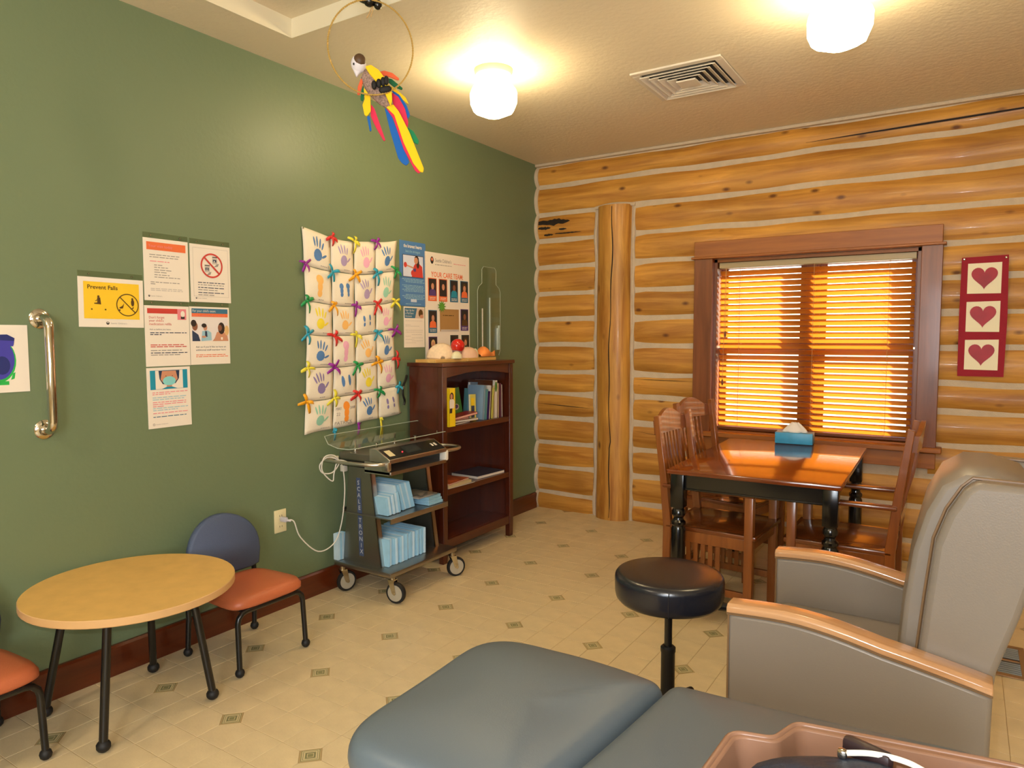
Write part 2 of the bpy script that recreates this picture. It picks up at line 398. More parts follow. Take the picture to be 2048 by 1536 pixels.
for i in range(-4, 32):
    for j in range(-26, 26):
        x = MX + i * PT; y = MY + j * PT
        poly = [(x + a, y + b) for a, b in cell_poly(i, j)]
        full = len(poly)
        inside = x >= 0.001 and y + PT <= D - 0.001 and x + PT <= XR and y >= YB
        if not inside:
            for ax, v, l in ((0, 0.001, False), (1, D - 0.001, True), (0, XR, True), (1, YB, False)):
                poly = clip(poly, ax, v, l) if poly else poly
            if len(poly) < 3: continue
        q = px((x + PT / 2, y + PT / 2, 0)); rank = 1e9
        if q and -40 < q[0] < 2090 and 0 < q[1] < 1580:
            hid = (q[0] > 800 and q[1] > 1400) or (q[0] > 1470 and q[1] > 1130) or (q[0] > 1040 and q[1] > 1370)
            rank = q[2] + (50 if hid else 0)
        cells.append((rank, i, j, x, y, inside, poly))
cells.sort(key=lambda t: t[0])
shared = {}; rest = MB(); nt_ = 0
for rank, i, j, x, y, inside, poly in cells:
    if nt_ < 300 and rank < 49:
        nt_ += 1
        if inside:
            key = (i % 3, j % 3) if (i % 3 in (0, 2) and j % 3 in (0, 2)) else 'p'
            if key in shared:
                o = bpy.data.objects.new('tile', shared[key]); COL.objects.link(o); o.parent = floor; o.location = (x, y, 0)
            else:
                mb = MB(); tile_mb(mb, cell_poly(i, j)); o = mb.build('tile', floor, smooth=False); o.location = (x, y, 0); shared[key] = o.data
        else:
            mb = MB(); tile_mb(mb, [(a - x, b - y) for a, b in poly]); o = mb.build('tile', floor, smooth=False); o.location = (x, y, 0)
    else: tile_mb(rest, poly)
o = rest.build('tile_field', floor, smooth=False); o['kind'] = 'stuff'
def medallion(mb, ox=0, oy=0):
    rad = [(0.0500, TAN), (0.0440, OLIVE), (0.0405, MCREAM), (0.0350, OLIVED), (0.0325, MCREAM), (0.0250, OLIVE), (0.0200, OLIVED), (0.0165, MCREAM), (0.013, OLIVE)]
    for k, (r, m) in enumerate(rad):
        nx = rad[k + 1][0] if k + 1 < len(rad) else 0
        a = [(r, 0), (0, r), (-r, 0), (0, -r)]
        if nx:
            b = [(nx, 0), (0, nx), (-nx, 0), (0, -nx)]
            for q in range(4): mb.add([(ox + u, oy + v, -0.0002) for u, v in (a[q], a[(q + 1) % 4], b[(q + 1) % 4], b[q])], [(0, 1, 2, 3)], m)
        else: mb.add([(ox + u, oy + v, -0.0002) for u, v in a], [(0, 1, 2, 3)], m)
    mb.add([(ox + u, oy + v, w) for w in (-0.0016, -0.0002) for u, v in ((0.05, 0), (0, 0.05), (-0.05, 0), (0, -0.05))], [(0, 1, 5, 4), (1, 2, 6, 5), (2, 3, 7, 6), (3, 0, 4, 7)], TAN)
med = None; rest = MB()
for i in range(-3, 33, 3):
    for j in range(-24, 27, 3):
        x = MX + i * PT; y = MY + j * PT
        if x < 0.06 or x > XR - 0.06 or y > D - 0.06 or y < YB + 0.1: continue
        q = px((x, y, 0))
        if q and -20 < q[0] < 2070 and q[1] < 1560 and x < 3.6 and y > 0.9:
            if med is None: mb = MB(); medallion(mb); o = mb.build('medallion', floor, smooth=False); med = o.data
            else: o = bpy.data.objects.new('medallion', med); COL.objects.link(o); o.parent = floor
            o.location = (x, y, 0)
        else: medallion(rest, x, y)
o = rest.build('medallion_field', floor, smooth=False); o['kind'] = 'stuff'

# ---- ceiling with recessed well
c = MB(); RX0, RX1, RY0, RY1, RZ = 0.295, 2.35, 0.45, 2.27, 2.886
for a, b in (((-.1, YB - .1), (RX0, D + .2)), ((RX1, YB - .1), (XR + .1, D + .2)), ((RX0, YB - .1), (RX1, RY0)), ((RX0, RY1), (RX1, D + .2))):
    c.b2((a[0], a[1], H), (b[0], b[1], H + 0.2), CEIL)
c.b2((RX0 - .01, RY0 - .01, RZ), (RX1 + .01, RY1 + .01, RZ + 0.1), CEIL)
ceiling = struct('ceiling', c, smooth=False)
t_ = MB(); WELL = mat('well_paint', (232, 222, 194), 0.5)
for a, b in (((RX0, RY0), (RX0 + .004, RY1)), ((RX1 - .004, RY0), (RX1, RY1)), ((RX0, RY0), (RX1, RY0 + .004)), ((RX0, RY1 - .004), (RX1, RY1))):
    t_.b2((a[0], a[1], H - .001), (b[0], b[1], RZ), WELL)
struct('trim_1', t_, smooth=False)
# ---- plain walls
w = MB(); w.b2((-0.12, YB - .1, 0), (0, D + 0.15, H), GREEN); struct('wall_left', w, smooth=False)
w = MB(); w.b2((XR, YB, 0), (XR + .1, D, H), CREAMW); struct('wall_right', w, smooth=False)
w = MB(); w.b2((-0.1, YB - .1, 0), (XR + .1, YB, H), CREAMW); struct('wall_rear', w, smooth=False)
b_ = MB(); b_.prism([(0, 0), (0.020, 0), (0.020, 0.118), (0.014, 0.128), (0, 0.128)], YB, D - 0.05, BASEB, 'xz')
struct('baseboard_left', b_, ang=25)

# ---- log wall
WX0, WX1, WZ0, WZ1 = 1.462, 2.728, 0.752, 1.955      # window opening
w = MB()
YW = D - 0.020
for a, b in (((-.1, 0), (WX0, H)), ((WX1, 0), (XR + .1, H)), ((WX0, 0), (WX1, WZ0)), ((WX0, WZ1), (WX1, H))):
    w.b2((a[0], YW, a[1]), (b[0], D + 0.16, b[1]), CHINK)
wall_back = struct('wall_back', w, smooth=False)
seams = [2.775, 2.619, 2.399, 2.187, 1.973, 1.764, 1.556, 1.351, 1.132, 0.958, 0.757, 0.555, 0.354, 0.138, -0.03]
rng = random.Random(3)
def log_piece(x0, x1, z0, z1, cap0=False, cap1=False, bulge=0.034, seed=0):
    rr = random.Random(seed); ph = [rr.uniform(0, 6.28) for _ in range(6)]; am = 0.0045
    n = max(4, int((x1 - x0) / 0.08)); K = 8; vs = []
    for i in range(n + 1):
        x = x0 + (x1 - x0) * i / n
        wz0 = am * math.sin(x * 5.1 + ph[0]) + am * 0.6 * math.sin(x * 11 + ph[1]); wz1 = am * math.sin(x * 4.7 + ph[2]) + am * 0.6 * math.sin(x * 12 + ph[3])
        bb = bulge * (1 + 0.10 * math.sin(x * 3 + ph[4]))
        e = 1.0
        if cap1 and i == n: e = 0.72
        if cap0 and i == 0: e = 0.72
        for k in range(K + 1):
            t = k / K; z = (z0 + wz0) + ((z1 + wz1) - (z0 + wz0)) * t
            y = D - 0.010 - bb * e * (math.sin(PI * (0.06 + 0.88 * t)) ** 0.70)
            vs.append((x, y, z))
        vs.append((x, D + 0.02, z1)); vs.append((x, D + 0.02, z0))
    Wd = K + 3; fs = []
    for i in range(n):
        for k in range(Wd): a = i * Wd + k; b = i * Wd + (k + 1) % Wd; fs.append((a, b, b + Wd, a + Wd))
    fs.append(tuple(range(Wd))); fs.append(tuple(reversed(range(n * Wd, (n + 1) * Wd))))
    mb = MB(); mb.add(vs, fs, LOG); return mb
hj = 0.018
sd = 10
for k in range(14):
    z1 = seams[k] - (hj if k else 0.004); z0 = seams[k + 1] + hj; zc = (z0 + z1) / 2
    if k == 13: z0 = 0.0
    if k < 2: spans = [(0.022, XR, 0, 0)]
    else:
        spans = [(0.022, 0.528, 0, 1)]
        if z0 < 1.95 and z1 > 0.72: spans += [(0.862, 1.36, 1, 0), (2.80, XR, 0, 0)]
        else: spans += [(0.862, XR, 1, 0)]
    for (x0, x1, c0, c1) in spans:
        sd += 1
        lo, hi = z0, z1
        if z0 < 2.05 and z1 > 1.97 and x0 < 2 and x1 > 2.0: pass
        mb = log_piece(x0, x1, lo, hi, c0, c1, seed=sd)
        o = mb.build('log', wall_back, ang=50, origin=(x0, D, zc))
# log under the header level crosses behind the header; chinking bead along the green wall and the post
mb = MB()
for k in range(14):
    z1 = seams[k]; z0 = max(seams[k + 1], 0.0); K = 8; vs = []
    for t in [i / K for i in range(K + 1)]:
        z = z0 + (z1 - z0) * t; yb = D - 0.012 - 0.050 * (math.sin(PI * (0.03 + 0.94 * t)) ** 0.62)
        vs += [(0.0, yb, z), (0.026, yb + 0.006, z), (0.026, D, z), (0.0, D, z)]
    mb.add(vs, [(4 * i + a, 4 * i + (a + 1) % 4, 4 * i + 4 + (a + 1) % 4, 4 * i + 4 + a) for i in range(K) for a in range(4)], CHINK)
mb.build('chinking', wall_back)
mb = MB()
for x in (0.540, 0.846):
    pts = [(x + 0.004 * math.sin(z * 9 + x * 7), D - 0.016 - 0.008 * math.sin(z * 15.1), z) for z in [0.0 + 2.41 * i / 40 for i in range(41)]]
    mb.tube(pts, 0.017, CHINK, 8)
mb.tube([(0.53 + 0.33 * i / 10, D - 0.026 - 0.01 * math.sin(PI * i / 10), 2.402 + 0.016 * math.sin(PI * i / 10)) for i in range(11)], 0.014, CHINK, 8)
mb.build('chinking', wall_back)
mb = MB(); mb.b2((0.0, D - 0.052, H - 0.022), (XR, D, H), CHINK); mb.build('chinking', wall_back, bevel=0.005)
# upright log post with a drying check
mb = MB(); n = 30; K = 20; vs = []
ckx = lambda z: 0.705 + 0.010 * math.sin(z * 3.4 + 0.7) + 0.004 * math.sin(z * 13) - (0.01 if z < .6 else 0)
for i in range(n + 1):
    z = 2.405 * i / n; xc = 0.692 + 0.003 * math.sin(z * 3); ra = 0.138 + 0.003 * math.sin(z * 5 + 1)
    for k in range(K + 1):
        a = PI * k / K; vs.append((xc - ra * math.cos(a), D + 0.004 - 0.118 * math.sin(a) ** 0.85, z))
vs2 = list(vs); fs = [(i * (K + 1) + k, i * (K + 1) + k + 1, (i + 1) * (K + 1) + k + 1, (i + 1) * (K + 1) + k) for i in range(n) for k in range(K)]
fs += [tuple(range(K + 1)), tuple(reversed(range(n * (K + 1), (n + 1) * (K + 1))))]
mb.add(vs, fs, LOGV)
post = tag(mb.build('log_post', wall_back, ang=60), 'upright half-round log post with a long dark drying crack')
def posty(x, z):
    xc = 0.692 + 0.003 * math.sin(z * 3); ra = 0.138; q = max(-0.98, min(0.98, (x - xc) / ra)); return D + 0.004 - 0.118 * math.sqrt(1 - q * q) ** 0.85
mb = MB(); vs = []
zs = [2.39 - 2.37 * i / 48 for i in range(49)]
for z in zs:
    wd = 0.0028 + 0.0016 * abs(math.sin(z * 4)); x = ckx(z)
    if z < 0.10: wd *= 0.7
    vs += [(x - wd, posty(x - wd, z) - 0.0012, z), (x + wd, posty(x + wd, z) - 0.0012, z)]
mb.add(vs, [(2 * i, 2 * i + 1, 2 * i + 3, 2 * i + 2) for i in range(len(zs) - 1)], CRACK)
mb.build('crack', post)
# knots and cracks that stand out, each lying on its log
def logy(z):
    for k in range(14):
        if seams[k + 1] <= z <= seams[k]:
            z1 = seams[k] - hj; z0 = seams[k + 1] + hj; t = min(1, max(0, (z - z0) / (z1 - z0))); return D - 0.010 - 0.034 * (math.sin(PI * (0.06 + 0.88 * t)) ** 0.62)
    return D - 0.03
def streak(pts, wd, m=CRACK, off=0.003):
    mb = MB(); vs = []
    for i, (x, z) in enumerate(pts):
        q = wd * math.sin(PI * (i + 0.35) / (len(pts) - 0.3)); vs += [(x, logy(z - q) - off, z - q), (x, logy(z + q) - off, z + q)]
    mb.add(vs, [(2 * i, 2 * i + 1, 2 * i + 3, 2 * i + 2) for i in range(len(pts) - 1)], m); return mb
streak([(0.03 + 0.5 * i / 10, 0.872 - 0.022 * i / 10) for i in range(11)], 0.0028).build('crack', wall_back)
streak([(0.88 + 0.44 * i / 8, 1.095 - 0.004 * i / 8) for i in range(9)], 0.002).build('crack', wall_back)
streak([(0.88 + 0.5 * i / 8, 0.70 - 0.05 * i / 8) for i in range(9)], 0.0015).build('crack', wall_back)
streak([(2.05 + 1.6 * i / 12, 2.672 + 0.032 * i / 12) for i in range(13)], 0.006, off=0.004).build('crack', wall_back)
for (xa, xb, z, wd) in ((0.03, 0.32, 2.328, 0.030), (0.03, 0.15, 2.285, 0.014), (0.08, 0.165, 2.232, 0.009), (0.22, 0.29, 2.268, 0.010), (0.18, 0.42, 2.236, 0.006)):
    mb = MB(); n = 14; vs = []; rr = random.Random(int(z * 1000) + int(xb * 100))
    for i in range(n + 1):
        x = xa + (xb - xa) * i / n; s_ = math.sin(PI * min(1, (i + 2) / (n + 2))) ** 0.6; q0 = wd * s_ * rr.uniform(0.5, 1.1); q1 = wd * s_ * rr.uniform(0.5, 1.1)
        vs += [(x, logy(z - q0) - .0035, z - q0), (x, logy(z) - .0040, z), (x, logy(z + q1) - .0035, z + q1)]
    mb.add(vs, [(3 * i + a, 3 * i + a + 1, 3 * i + a + 4, 3 * i + a + 3) for i in range(n) for a in (0, 1)], BURN); mb.build('char_mark', wall_back)

# ---- window
win = MB()
yc0, yc1 = D - 0.075, D - 0.02
win.b2((1.333, yc0, 0.70), (WX0, D + 0.01, 1.963), TRIMV)
window = struct('window_1', win, bevel=0.003)
mb = MB(); mb.b2((WX1, yc0, 0.70), (2.840, D + 0.01, 1.963), TRIMV); mb.build('casing', window, bevel=0.003)
mb = MB(); mb.b2((1.333, yc0 - 0.004, 1.972), (2.836, D + 0.01, 2.080), TRIM); mb.build('header', window, bevel=0.003)
mb = MB(); mb.b2((1.315, yc0 - 0.018, 1.958), (2.856, D + 0.01, 1.974), TRIM); mb.build('header_bead', window, bevel=0.004)
mb = MB(); mb.b2((1.300, yc0 - 0.045, 0.712), (2.870, D + 0.14, 0.744), TRIM); mb.build('window_sill', window, bevel=0.005)
mb = MB(); mb.b2((1.333, yc0, 0.61), (2.840, D, 0.712), TRIM); mb.build('apron', window, bevel=0.003)
mb = MB()
mb.b2((WX0 - .002, D - .02, 0.72), (WX0 + .02, D + .14, WZ1), TRIMV); mb.b2((WX1 - .02, D - .02, 0.72), (WX1 + .002, D + .14, WZ1), TRIMV); mb.b2((WX0, D - .02, WZ1 - .02), (WX1, D + .14, WZ1 + .002), TRIM); mb.b2((WX0, D - .03, 0.70), (WX1, D + .14, WZ0), TRIM)
mb.build('jamb', window)
fy0, fy1 = D + 0.10, D + 0.14
mb = MB(); mb.b2((2.052, fy0 - .01, WZ0), (2.138, fy1, WZ1 - .02), TRIMV); mb.build('mullion', window, bevel=0.003)
for (x0, x1) in ((WX0 + .02, 2.052), (2.138, WX1 - .02)):
    for (z0, z1, yo) in ((WZ0, 1.335, 0.0), (1.345, WZ1 - .02, 0.018)):
        mb = MB(); t = 0.040; a, b = fy0 + yo, fy0 + yo + 0.028
        mb.b2((x0, a, z0), (x0 + t, b, z1), TRIMV); mb.b2((x1 - t, a, z0), (x1, b, z1), TRIMV); mb.b2((x0 + t, a, z0), (x1 - t, b, z0 + t), TRIM); mb.b2((x0 + t, a, z1 - t), (x1 - t, b, z1), TRIM)
        sash = mb.build('sash', window)
        mb = MB(); mb.b2((x0 + t, a + .012, z0 + t), (x1 - t, a + .016, z1 - t), GLASS); mb.build('pane', sash, smooth=False)
# the ground outside, sunlit
g = MB(); g.b2((-6, D + 0.2, -0.5), (10, 26, -0.4), mat('sunlit_ground', (190, 188, 170), 0.9, var=0.2, vscale=1.0)); tag(g.build('ground_outside', smooth=False), kind='structure')

# ================================================================== BLIND
bl = thing('window_blind', 'varnished wooden slat blind glowing orange in the log wall window', 'blind', ((WX0 + WX1) / 2, D + 0.03, WZ1))
bx = (WX1 - WX0) / 2 - 0.028
mb = MB(); mb.b2((-bx, -0.034, -0.062), (bx, 0.03, -0.022), HEADR); tag(mb.build('headrail', bl, bevel=0.003), 'cream metal headrail')
mb = MB(); mb.b2((-bx, -0.038, -0.112), (bx, -0.030, -0.060), BLIND); 
NS = 28; zt = -0.098; zb = -1.158; ps = (zt - zb) / (NS - 1)
sl = None
tilt = Euler((R(-38), 0, 0)).to_matrix()
for k in range(NS):
    z = zt - k * ps
    if sl is None:
        q = MB(); K = 4; 
        for (a0, a1) in ((-bx + 0.004, bx - 0.004),):
            vs = []
            for sgn in (0, 1):
                for i in range(K + 1):
                    y = -0.0225 + 0.045 * i / K; h = 0.0020 * (1 - (y / 0.0225) ** 2) + (0.0026 if sgn else 0)
                    for x in (a0, a1): vs.append((x, y, h))
            n1 = 2 * (K + 1)
            fs = [(2 * i, 2 * i + 1, 2 * i + 3, 2 * i + 2) for i in range(K)] + [(n1 + 2 * i, n1 + 2 * i + 2, n1 + 2 * i + 3, n1 + 2 * i + 1) for i in range(K)] + [(0, 1, n1 + 1, n1), (2 * K, n1 + 2 * K, n1 + 2 * K + 1, 2 * K + 1)]
            fs += [tuple([2 * i for i in range(K + 1)] + [n1 + 2 * i for i in reversed(range(K + 1))]), tuple([2 * i + 1 for i in reversed(range(K + 1))] + [n1 + 2 * i + 1 for i in range(K + 1)])]
            q.add(vs, fs, BLIND)
        o = q.build('slat', bl); sl = o.data
    else:
        o = bpy.data.objects.new('slat', sl); COL.objects.link(o); o.parent = bl
    o.location = (random.uniform(-0.001, .001), -0.004, z); o.rotation_euler = (R(-42 + random.uniform(-1.5, 1.5)), 0, R(random.uniform(-0.12, .12)))
mb = MB(); mb.b2((-bx, -0.030, -1.198), (bx, 0.022, -1.178), BLINDR); mb.build('bottom_rail', bl, bevel=0.004)
mb = MB(); CORD = mat('blind_cord', (196, 150, 90), 0.7)
for x in (-0.46, 0.02, 0.46):
    for y in (-0.030, 0.024): mb.tube([(x, y, -0.06), (x, y, -1.18)], 0.0014, CORD, 5)
mb.build('ladder_cord', bl)
mb = MB(); mb.tube([(-0.55, -0.045, -0.06), (-0.552, -0.046, -0.50)], 0.0014, CORD, 5); mb.lathe([(0.002, 0), (0.006, -0.008), (0.008, -0.03), (0.004, -0.045)], (-0.552, -0.046, -0.50), BLINDR, 10); mb.build('pull_cord', bl)
mb = MB(); mb.tube([(-0.555, -0.045, -0.06), (-0.566, -0.046, -0.84)], 0.0014, CORD, 5); mb.lathe([(0.002, 0), (0.006, -0.008), (0.008, -0.03), (0.004, -0.045)], (-0.566, -0.046, -0.84), BLINDR, 10); mb.build('pull_cord', bl)

# ================================================================== HEART BANNER
hb = thing('heart_banner', 'narrow crimson cloth banner with three red hearts on cream squares', 'wall hanging', (2.934, D - 0.062, 1.18), BACKW)
CRIM = mat('crimson_felt', (150, 22, 42), 0.85, bump=0.2, bscale=200); FOIL = mat('red_foil', (160, 8, 18), 0.4, spec=0.25, var=0.18, vscale=14); CSQ = mat('cream_felt', (240, 230, 200), 0.85)
mb = MB(); mb.prism([(0.0, 0), (0.226, 0.0), (0.232, 0.35), (0.226, 0.70), (0.0, 0.695), (-0.003, 0.35)], 0.0, 0.004, CRIM); mb.build('backing', hb, smooth=False)
def heart(cx_, cy_, s_):
    return [(cx_ + s_ * 16 * math.sin(t) ** 3 / 17, cy_ + s_ * (13 * math.cos(t) - 5 * math.cos(2 * t) - 2 * math.cos(3 * t) - math.cos(4 * t)) / 15.5) for t in [2 * PI * i / 40 for i in range(40)]]
for k, z in enumerate((0.128, 0.350, 0.572)):
    mb = MB(); mb.prism([(0.032, z - .088), (0.196, z - .090), (0.196, z + .088), (0.032, z + .086)], 0.004, 0.006, CSQ); sq = mb.build('cream_square', hb, smooth=False)
    mb = MB(); mb.prism(heart(0.114, z + 0.008, 0.068)[::-1], 0.006, 0.0085, FOIL); mb.build('heart', sq, smooth=False)
for u in (0.012, 0.214):
    mb = MB(); mb.lathe([(0.007, 0), (0.007, 0.002), (0.003, 0.006)], (u, 0.685, 0.004), CHROME, 10); mb.build('pin', hb)

# ================================================================== CEILING: vent, lights
mb = MB(); VW = mat('vent_white', (214, 204, 188), 0.45); VD = mat('vent_shadow', (70, 66, 62), 0.8)
vent = thing('ceiling_vent', 'square white four-way air diffuser between the ceiling lights', 'vent', (1.672, 3.77, H))
for k in range(5):
    a = 0.200 - k * 0.037; i_ = a - 0.030; zt_ = -0.004 - 0.0; zl = -0.030
    q = MB()
    for s_ in range(4):
        rm = Matrix.Rotation(s_ * PI / 2, 3, 'Z')
        if k == 4: continue
        vs = [rm @ Vector(v) for v in ((-a, -a, -.026), (a, -a, -.026), (i_, -i_, -.008), (-i_, -i_, -.008), (-a, -a, -.022), (a, -a, -.022), (i_, -i_, -.004), (-i_, -i_, -.004))]
        q.add(vs, [(0, 1, 2, 3), (7, 6, 5, 4), (3, 2, 6, 7), (0, 4, 5, 1)], VW)
    if k == 4: q.b2((-a, -a, -0.030), (a, a, -0.022), VW)
    q.build('vane', vent, smooth=False)
q = MB()
for a, b in (((-.24, -.24), (.24, -.2)), ((-.24, .2), (.24, .24)), ((-.24, -.2), (-.2, .2)), ((.2, -.2), (.24, .2))): q.b2((a[0], a[1], -0.012), (b[0], b[1], -0.0005), VW)
q.build('frame', vent, bevel=0.003)
q = MB(); q.b2((-0.2, -0.2, -0.003), (0.2, 0.2, -0.0005), VD); q.build('backing', vent, smooth=False)

GL = bpy.data.materials.new('lit_opal_glass'); GL.use_nodes = True; gb = GL.node_tree.nodes['Principled BSDF']
gb.inputs['Base Color'].default_value = (1, .9, .7, 1); gb.inputs['Emission Color'].default_value = (1.0, 0.80, 0.47, 1); gb.inputs['Emission Strength'].default_value = GLOBE_E
FIX = mat('cream_fixture', (206, 192, 150), 0.45)
def lamp(x, y, label):
    t = thing('ceiling_light', label, 'ceiling light', (x, y, H), group='opal globe ceiling lights')
    q = MB(); q.lathe([(0.100, 0), (0.100, -0.012), (0.092, -0.028), (0.050, -0.032), (0.036, -0.045), (0.042, -0.080)], (0, 0, 0), FIX, 28); q.build('canopy', t)
    q = MB(); q.lathe([(0.048, -0.078), (0.080, -0.084), (0.114, -0.096), (0.123, -0.118), (0.121, -0.172), (0.104, -0.212), (0.050, -0.236), (0.005, -0.248)], (0, 0, 0), GL, 12); q.build('globe', t)
    return t
lamp(0.86, 3.10, 'lit globe ceiling light above the parrot side of the room, left of the vent')
lamp(2.505, 3.13, 'lit globe ceiling light cut by the top of the picture, right of the vent')

# ================================================================== WALL ITEMS, LEFT WALL
def sheet(name, label, cat, y0, z0, y1, z1, tilt=0.0, m=WHITE, w=0.0025, group=None):
    t = thing(name, label, cat, (0.0006, y0, z0), LEFTW, group)
    if tilt: t.rotation_euler = (LEFTW @ Matrix.Rotation(tilt, 3, 'Z')).to_euler()
    mb = MB(); a, b = y1 - y0, z1 - z0; mb.b2((0, 0, 0), (a, b, w), m); mb.build('paper', t, smooth=False)
    return t, a, b, w + 0.0006
HANG = clear('clear_sleeve', (0.90, 0.92, 0.88), 0.1)
def sleeve(t, a, b):
    mb = MB(); mb.b2((0.0, b, 0.0), (a, b + 0.024, 0.0012), HANG); s_ = mb.build('sleeve_tab', t, smooth=False)
    for u in (0.16 * a, 0.82 * a):
        q = MB(); q.lathe([(0.0042, 0), (0.0042, 0.002), (0.002, 0.005)], (u, b + 0.012, 0.0012), CHROME, 8); q.build('pin', t)
def logo(mb, u, v, s_, w, wide=0.1):
    mb.disc(u, v, s_, w, BLK); mb.disc(u, v + s_ * .25, s_ * .62, w + .0003, LGRY, n=10); mb.flat([(u - s_ * .5, v), (u + s_ * .5, v), (u, v - s_ * .8)], w + .0005, BLK)
# child's artwork at the frame edge
t, a, b, w = sheet('childs_painting', 'white sheet with a blue oval finger painting, left of the grab bar', 'picture', 0.940, 1.216, 1.238, 1.465)
mb = MB(); CB = P('paint_violet_blue', (66, 62, 166)); CG = P('paint_bright_green', (40, 176, 76)); CN = P('paint_dark_blue', (34, 44, 112))
cx_ = a - 0.098
mb.disc(cx_, 0.118, 0.056, w, CG, 0.080, 26); mb.disc(cx_, 0.122, 0.051, w + .0003, CB, 0.074, 26); mb.disc(cx_ + .01, 0.100, 0.026, w + .0006, CN, 0.034, 16)
mb.flat([(cx_ - .06, .178), (cx_ + .050, .174), (cx_ + .054, .200), (cx_ + .03, .214), (cx_ - .05, .212)], w + .0006, CN); mb.flat([(cx_ - .05, .176), (cx_ + .048, .170), (cx_ + .052, .19), (cx_ - .05, .196)], w + .0009, CB)
mb.rect(cx_ - .024, .028, cx_ + .030, .042, w, CG); mb.flat([(cx_ + .036, .046), (cx_ + .048, .05), (cx_ + .052, .074), (cx_ + .044, .07)], w, CG)
mb.flatbuild('painted_shape', t)
# yellow prevent falls sign
t, a, b, w = sheet('safety_sign', 'landscape yellow and white sign reading Prevent Falls', 'sign', 1.423, 1.461, 1.686, 1.662, R(-0.5)); sleeve(t, a, b)
mb = MB(); mb.rect(.020, .034, a - .018, b - .018, w, YEL); mb.flatbuild('yellow_field', t)
mb = MB(); mb.text('Prevent Falls', .034, b - .047, .0235, BRN, w + .0005, maxw=0.120, bold=.0004); logo(mb, .112, .017, .0065, w); mb.text("Seattle Children's", .124, .0135, .0085, GRY, w, maxw=.066)
mb.flatbuild('lettering', t)
mb = MB(); ru, rv = a - .068, .094
mb.ring(ru, rv, .047, .0040, w + .0007, BRN, 36); mb.add([(ru - .034, rv + .031, w + .0009), (ru - .031, rv + .034, w + .0009), (ru + .034, rv - .031, w + .0009), (ru + .031, rv - .034, w + .0009)], [(0, 3, 2, 1)], BRN)
mb.disc(ru + .020, rv + .026, .0045, w + .0009, BRN, n=10); mb.disc(ru + .021, rv + .010, .007, w + .0009, BRN, .015, 12); mb.flat([(ru + .010, rv - .018), (ru + .024, rv - .014), (ru + .026, rv - .005), (ru + .018, rv - .012)], w + .0009, BRN)
mb.flat([(ru - .036, rv - .012), (ru - .022, rv - .004), (ru - .014, rv + .008), (ru - .020, rv - .014), (ru - .030, rv - .016)], w + .0009, BRN); mb.disc(ru - .034, rv - .022, .004, w + .0009, BRN, n=8)
mb.disc(.077, .124, .0048, w + .0007, BRN, n=10); mb.flat([(.072, .120), (.084, .120), (.087, .092), (.060, .094), (.060, .098), (.072, .099)], w + .0007, BRN); mb.flat([(.064, .106), (.075, .114), (.075, .111), (.066, .104)], w + .0007, BRN)
mb.disc(.050, .072, .0035, w + .0007, BRN, n=8); mb.disc(.104, .072, .0035, w + .0007, BRN, n=8)
mb.flatbuild('pictogram', t)
# orange-headed notice
t, a, b, w = sheet('notice_sheet', 'white notice with an orange heading bar, top left of the group', 'notice', 1.694, 1.578, 1.900, 1.846, R(-0.2)); sleeve(t, a, b)
mb = MB(); mb.rect(.014, b - .050, a - .012, b - .016, w, ORG); mb.text('Your visit today', .022, b - .038, .017, PINK, w + .0004, maxw=.11); mb.flatbuild('heading_bar', t)
mb = MB()
for k, (v, m_, u0, fl) in enumerate([(.196, GRY, .026, .95), (.186, GRY, .026, .9), (.168, PINK, .028, .62), (.152, GRY, .046, .3), (.142, GRY, .046, .55), (.131, GRY, .046, .6), (.121, GRY, .046, .5), (.110, GRY, .046, .55), (.100, GRY, .046, .95), (.078, GRY, .028, .9), (.070, GRY, .028, .2), (.050, LGRY, .028, 1), (.043, LGRY, .028, 1)]):
    mb.lines(u0, a - .03, v, .0055, w, m_, k, full=fl)
logo(mb, .020, .020, .0045, w); mb.text("Seattle Children's", .028, .017, .0075, GRY, w, maxw=.05)
mb.flatbuild('body_text', t)
# no phones notice
t, a, b, w = sheet('notice_sheet', 'white notice with a red no-filming circle above small print', 'notice', 1.910, 1.580, 2.116, 1.843); sleeve(t, a, b)
mb = MB()
for (u0, v0, u1, v1) in ((.014, .026, a - .012, .0268), (.014, b - .016, a - .012, b - .0152), (.014, .026, .0148, b - .016), (a - .0128, .026, a - .012, b - .016)): mb.rect(u0, v0, u1, v1, w, GRY)
for k in range(6): mb.lines(.036, a - .03, .088 - k * .0105 - (k // 2) * .002, .0058, w, GRY if k % 2 else NAVY, 30 + k, full=(1, .95, .97, .75, .95, .6)[k])
logo(mb, .026, .018, .004, w); mb.text("Seattle Children's", .033, .0155, .007, GRY, w, maxw=.045); mb.flatbuild('body_text', t)
mb = MB(); ru, rv = .108, .170
for (q, s_) in (((ru + .016, rv + .024), 1), ((ru - .024, rv - .016), 1)):
    mb.rect(q[0] - .012, q[1] - .016, q[0] + .014, q[1] + .018, w, LGRY); mb.rect(q[0] - .012, q[1] + .014, q[0] + .014, q[1] + .018, w + .0003, BLK); mb.rect(q[0] - .009, q[1] - .007, q[0] + .009, q[1] + .005, w + .0004, NAVY); mb.flat([(q[0] - .006, q[1] - .03), (q[0] + .016, q[1] - .026), (q[0] + .022, q[1] - .012), (q[0] + .01, q[1] - .016)], w + .0004, GRY)
mb.disc(ru + .014, rv + .021, .0035, w + .0006, WHITE, n=8); mb.ring(ru - .024, rv - .018, .0045, .0015, w + .0006, WHITE, 10)
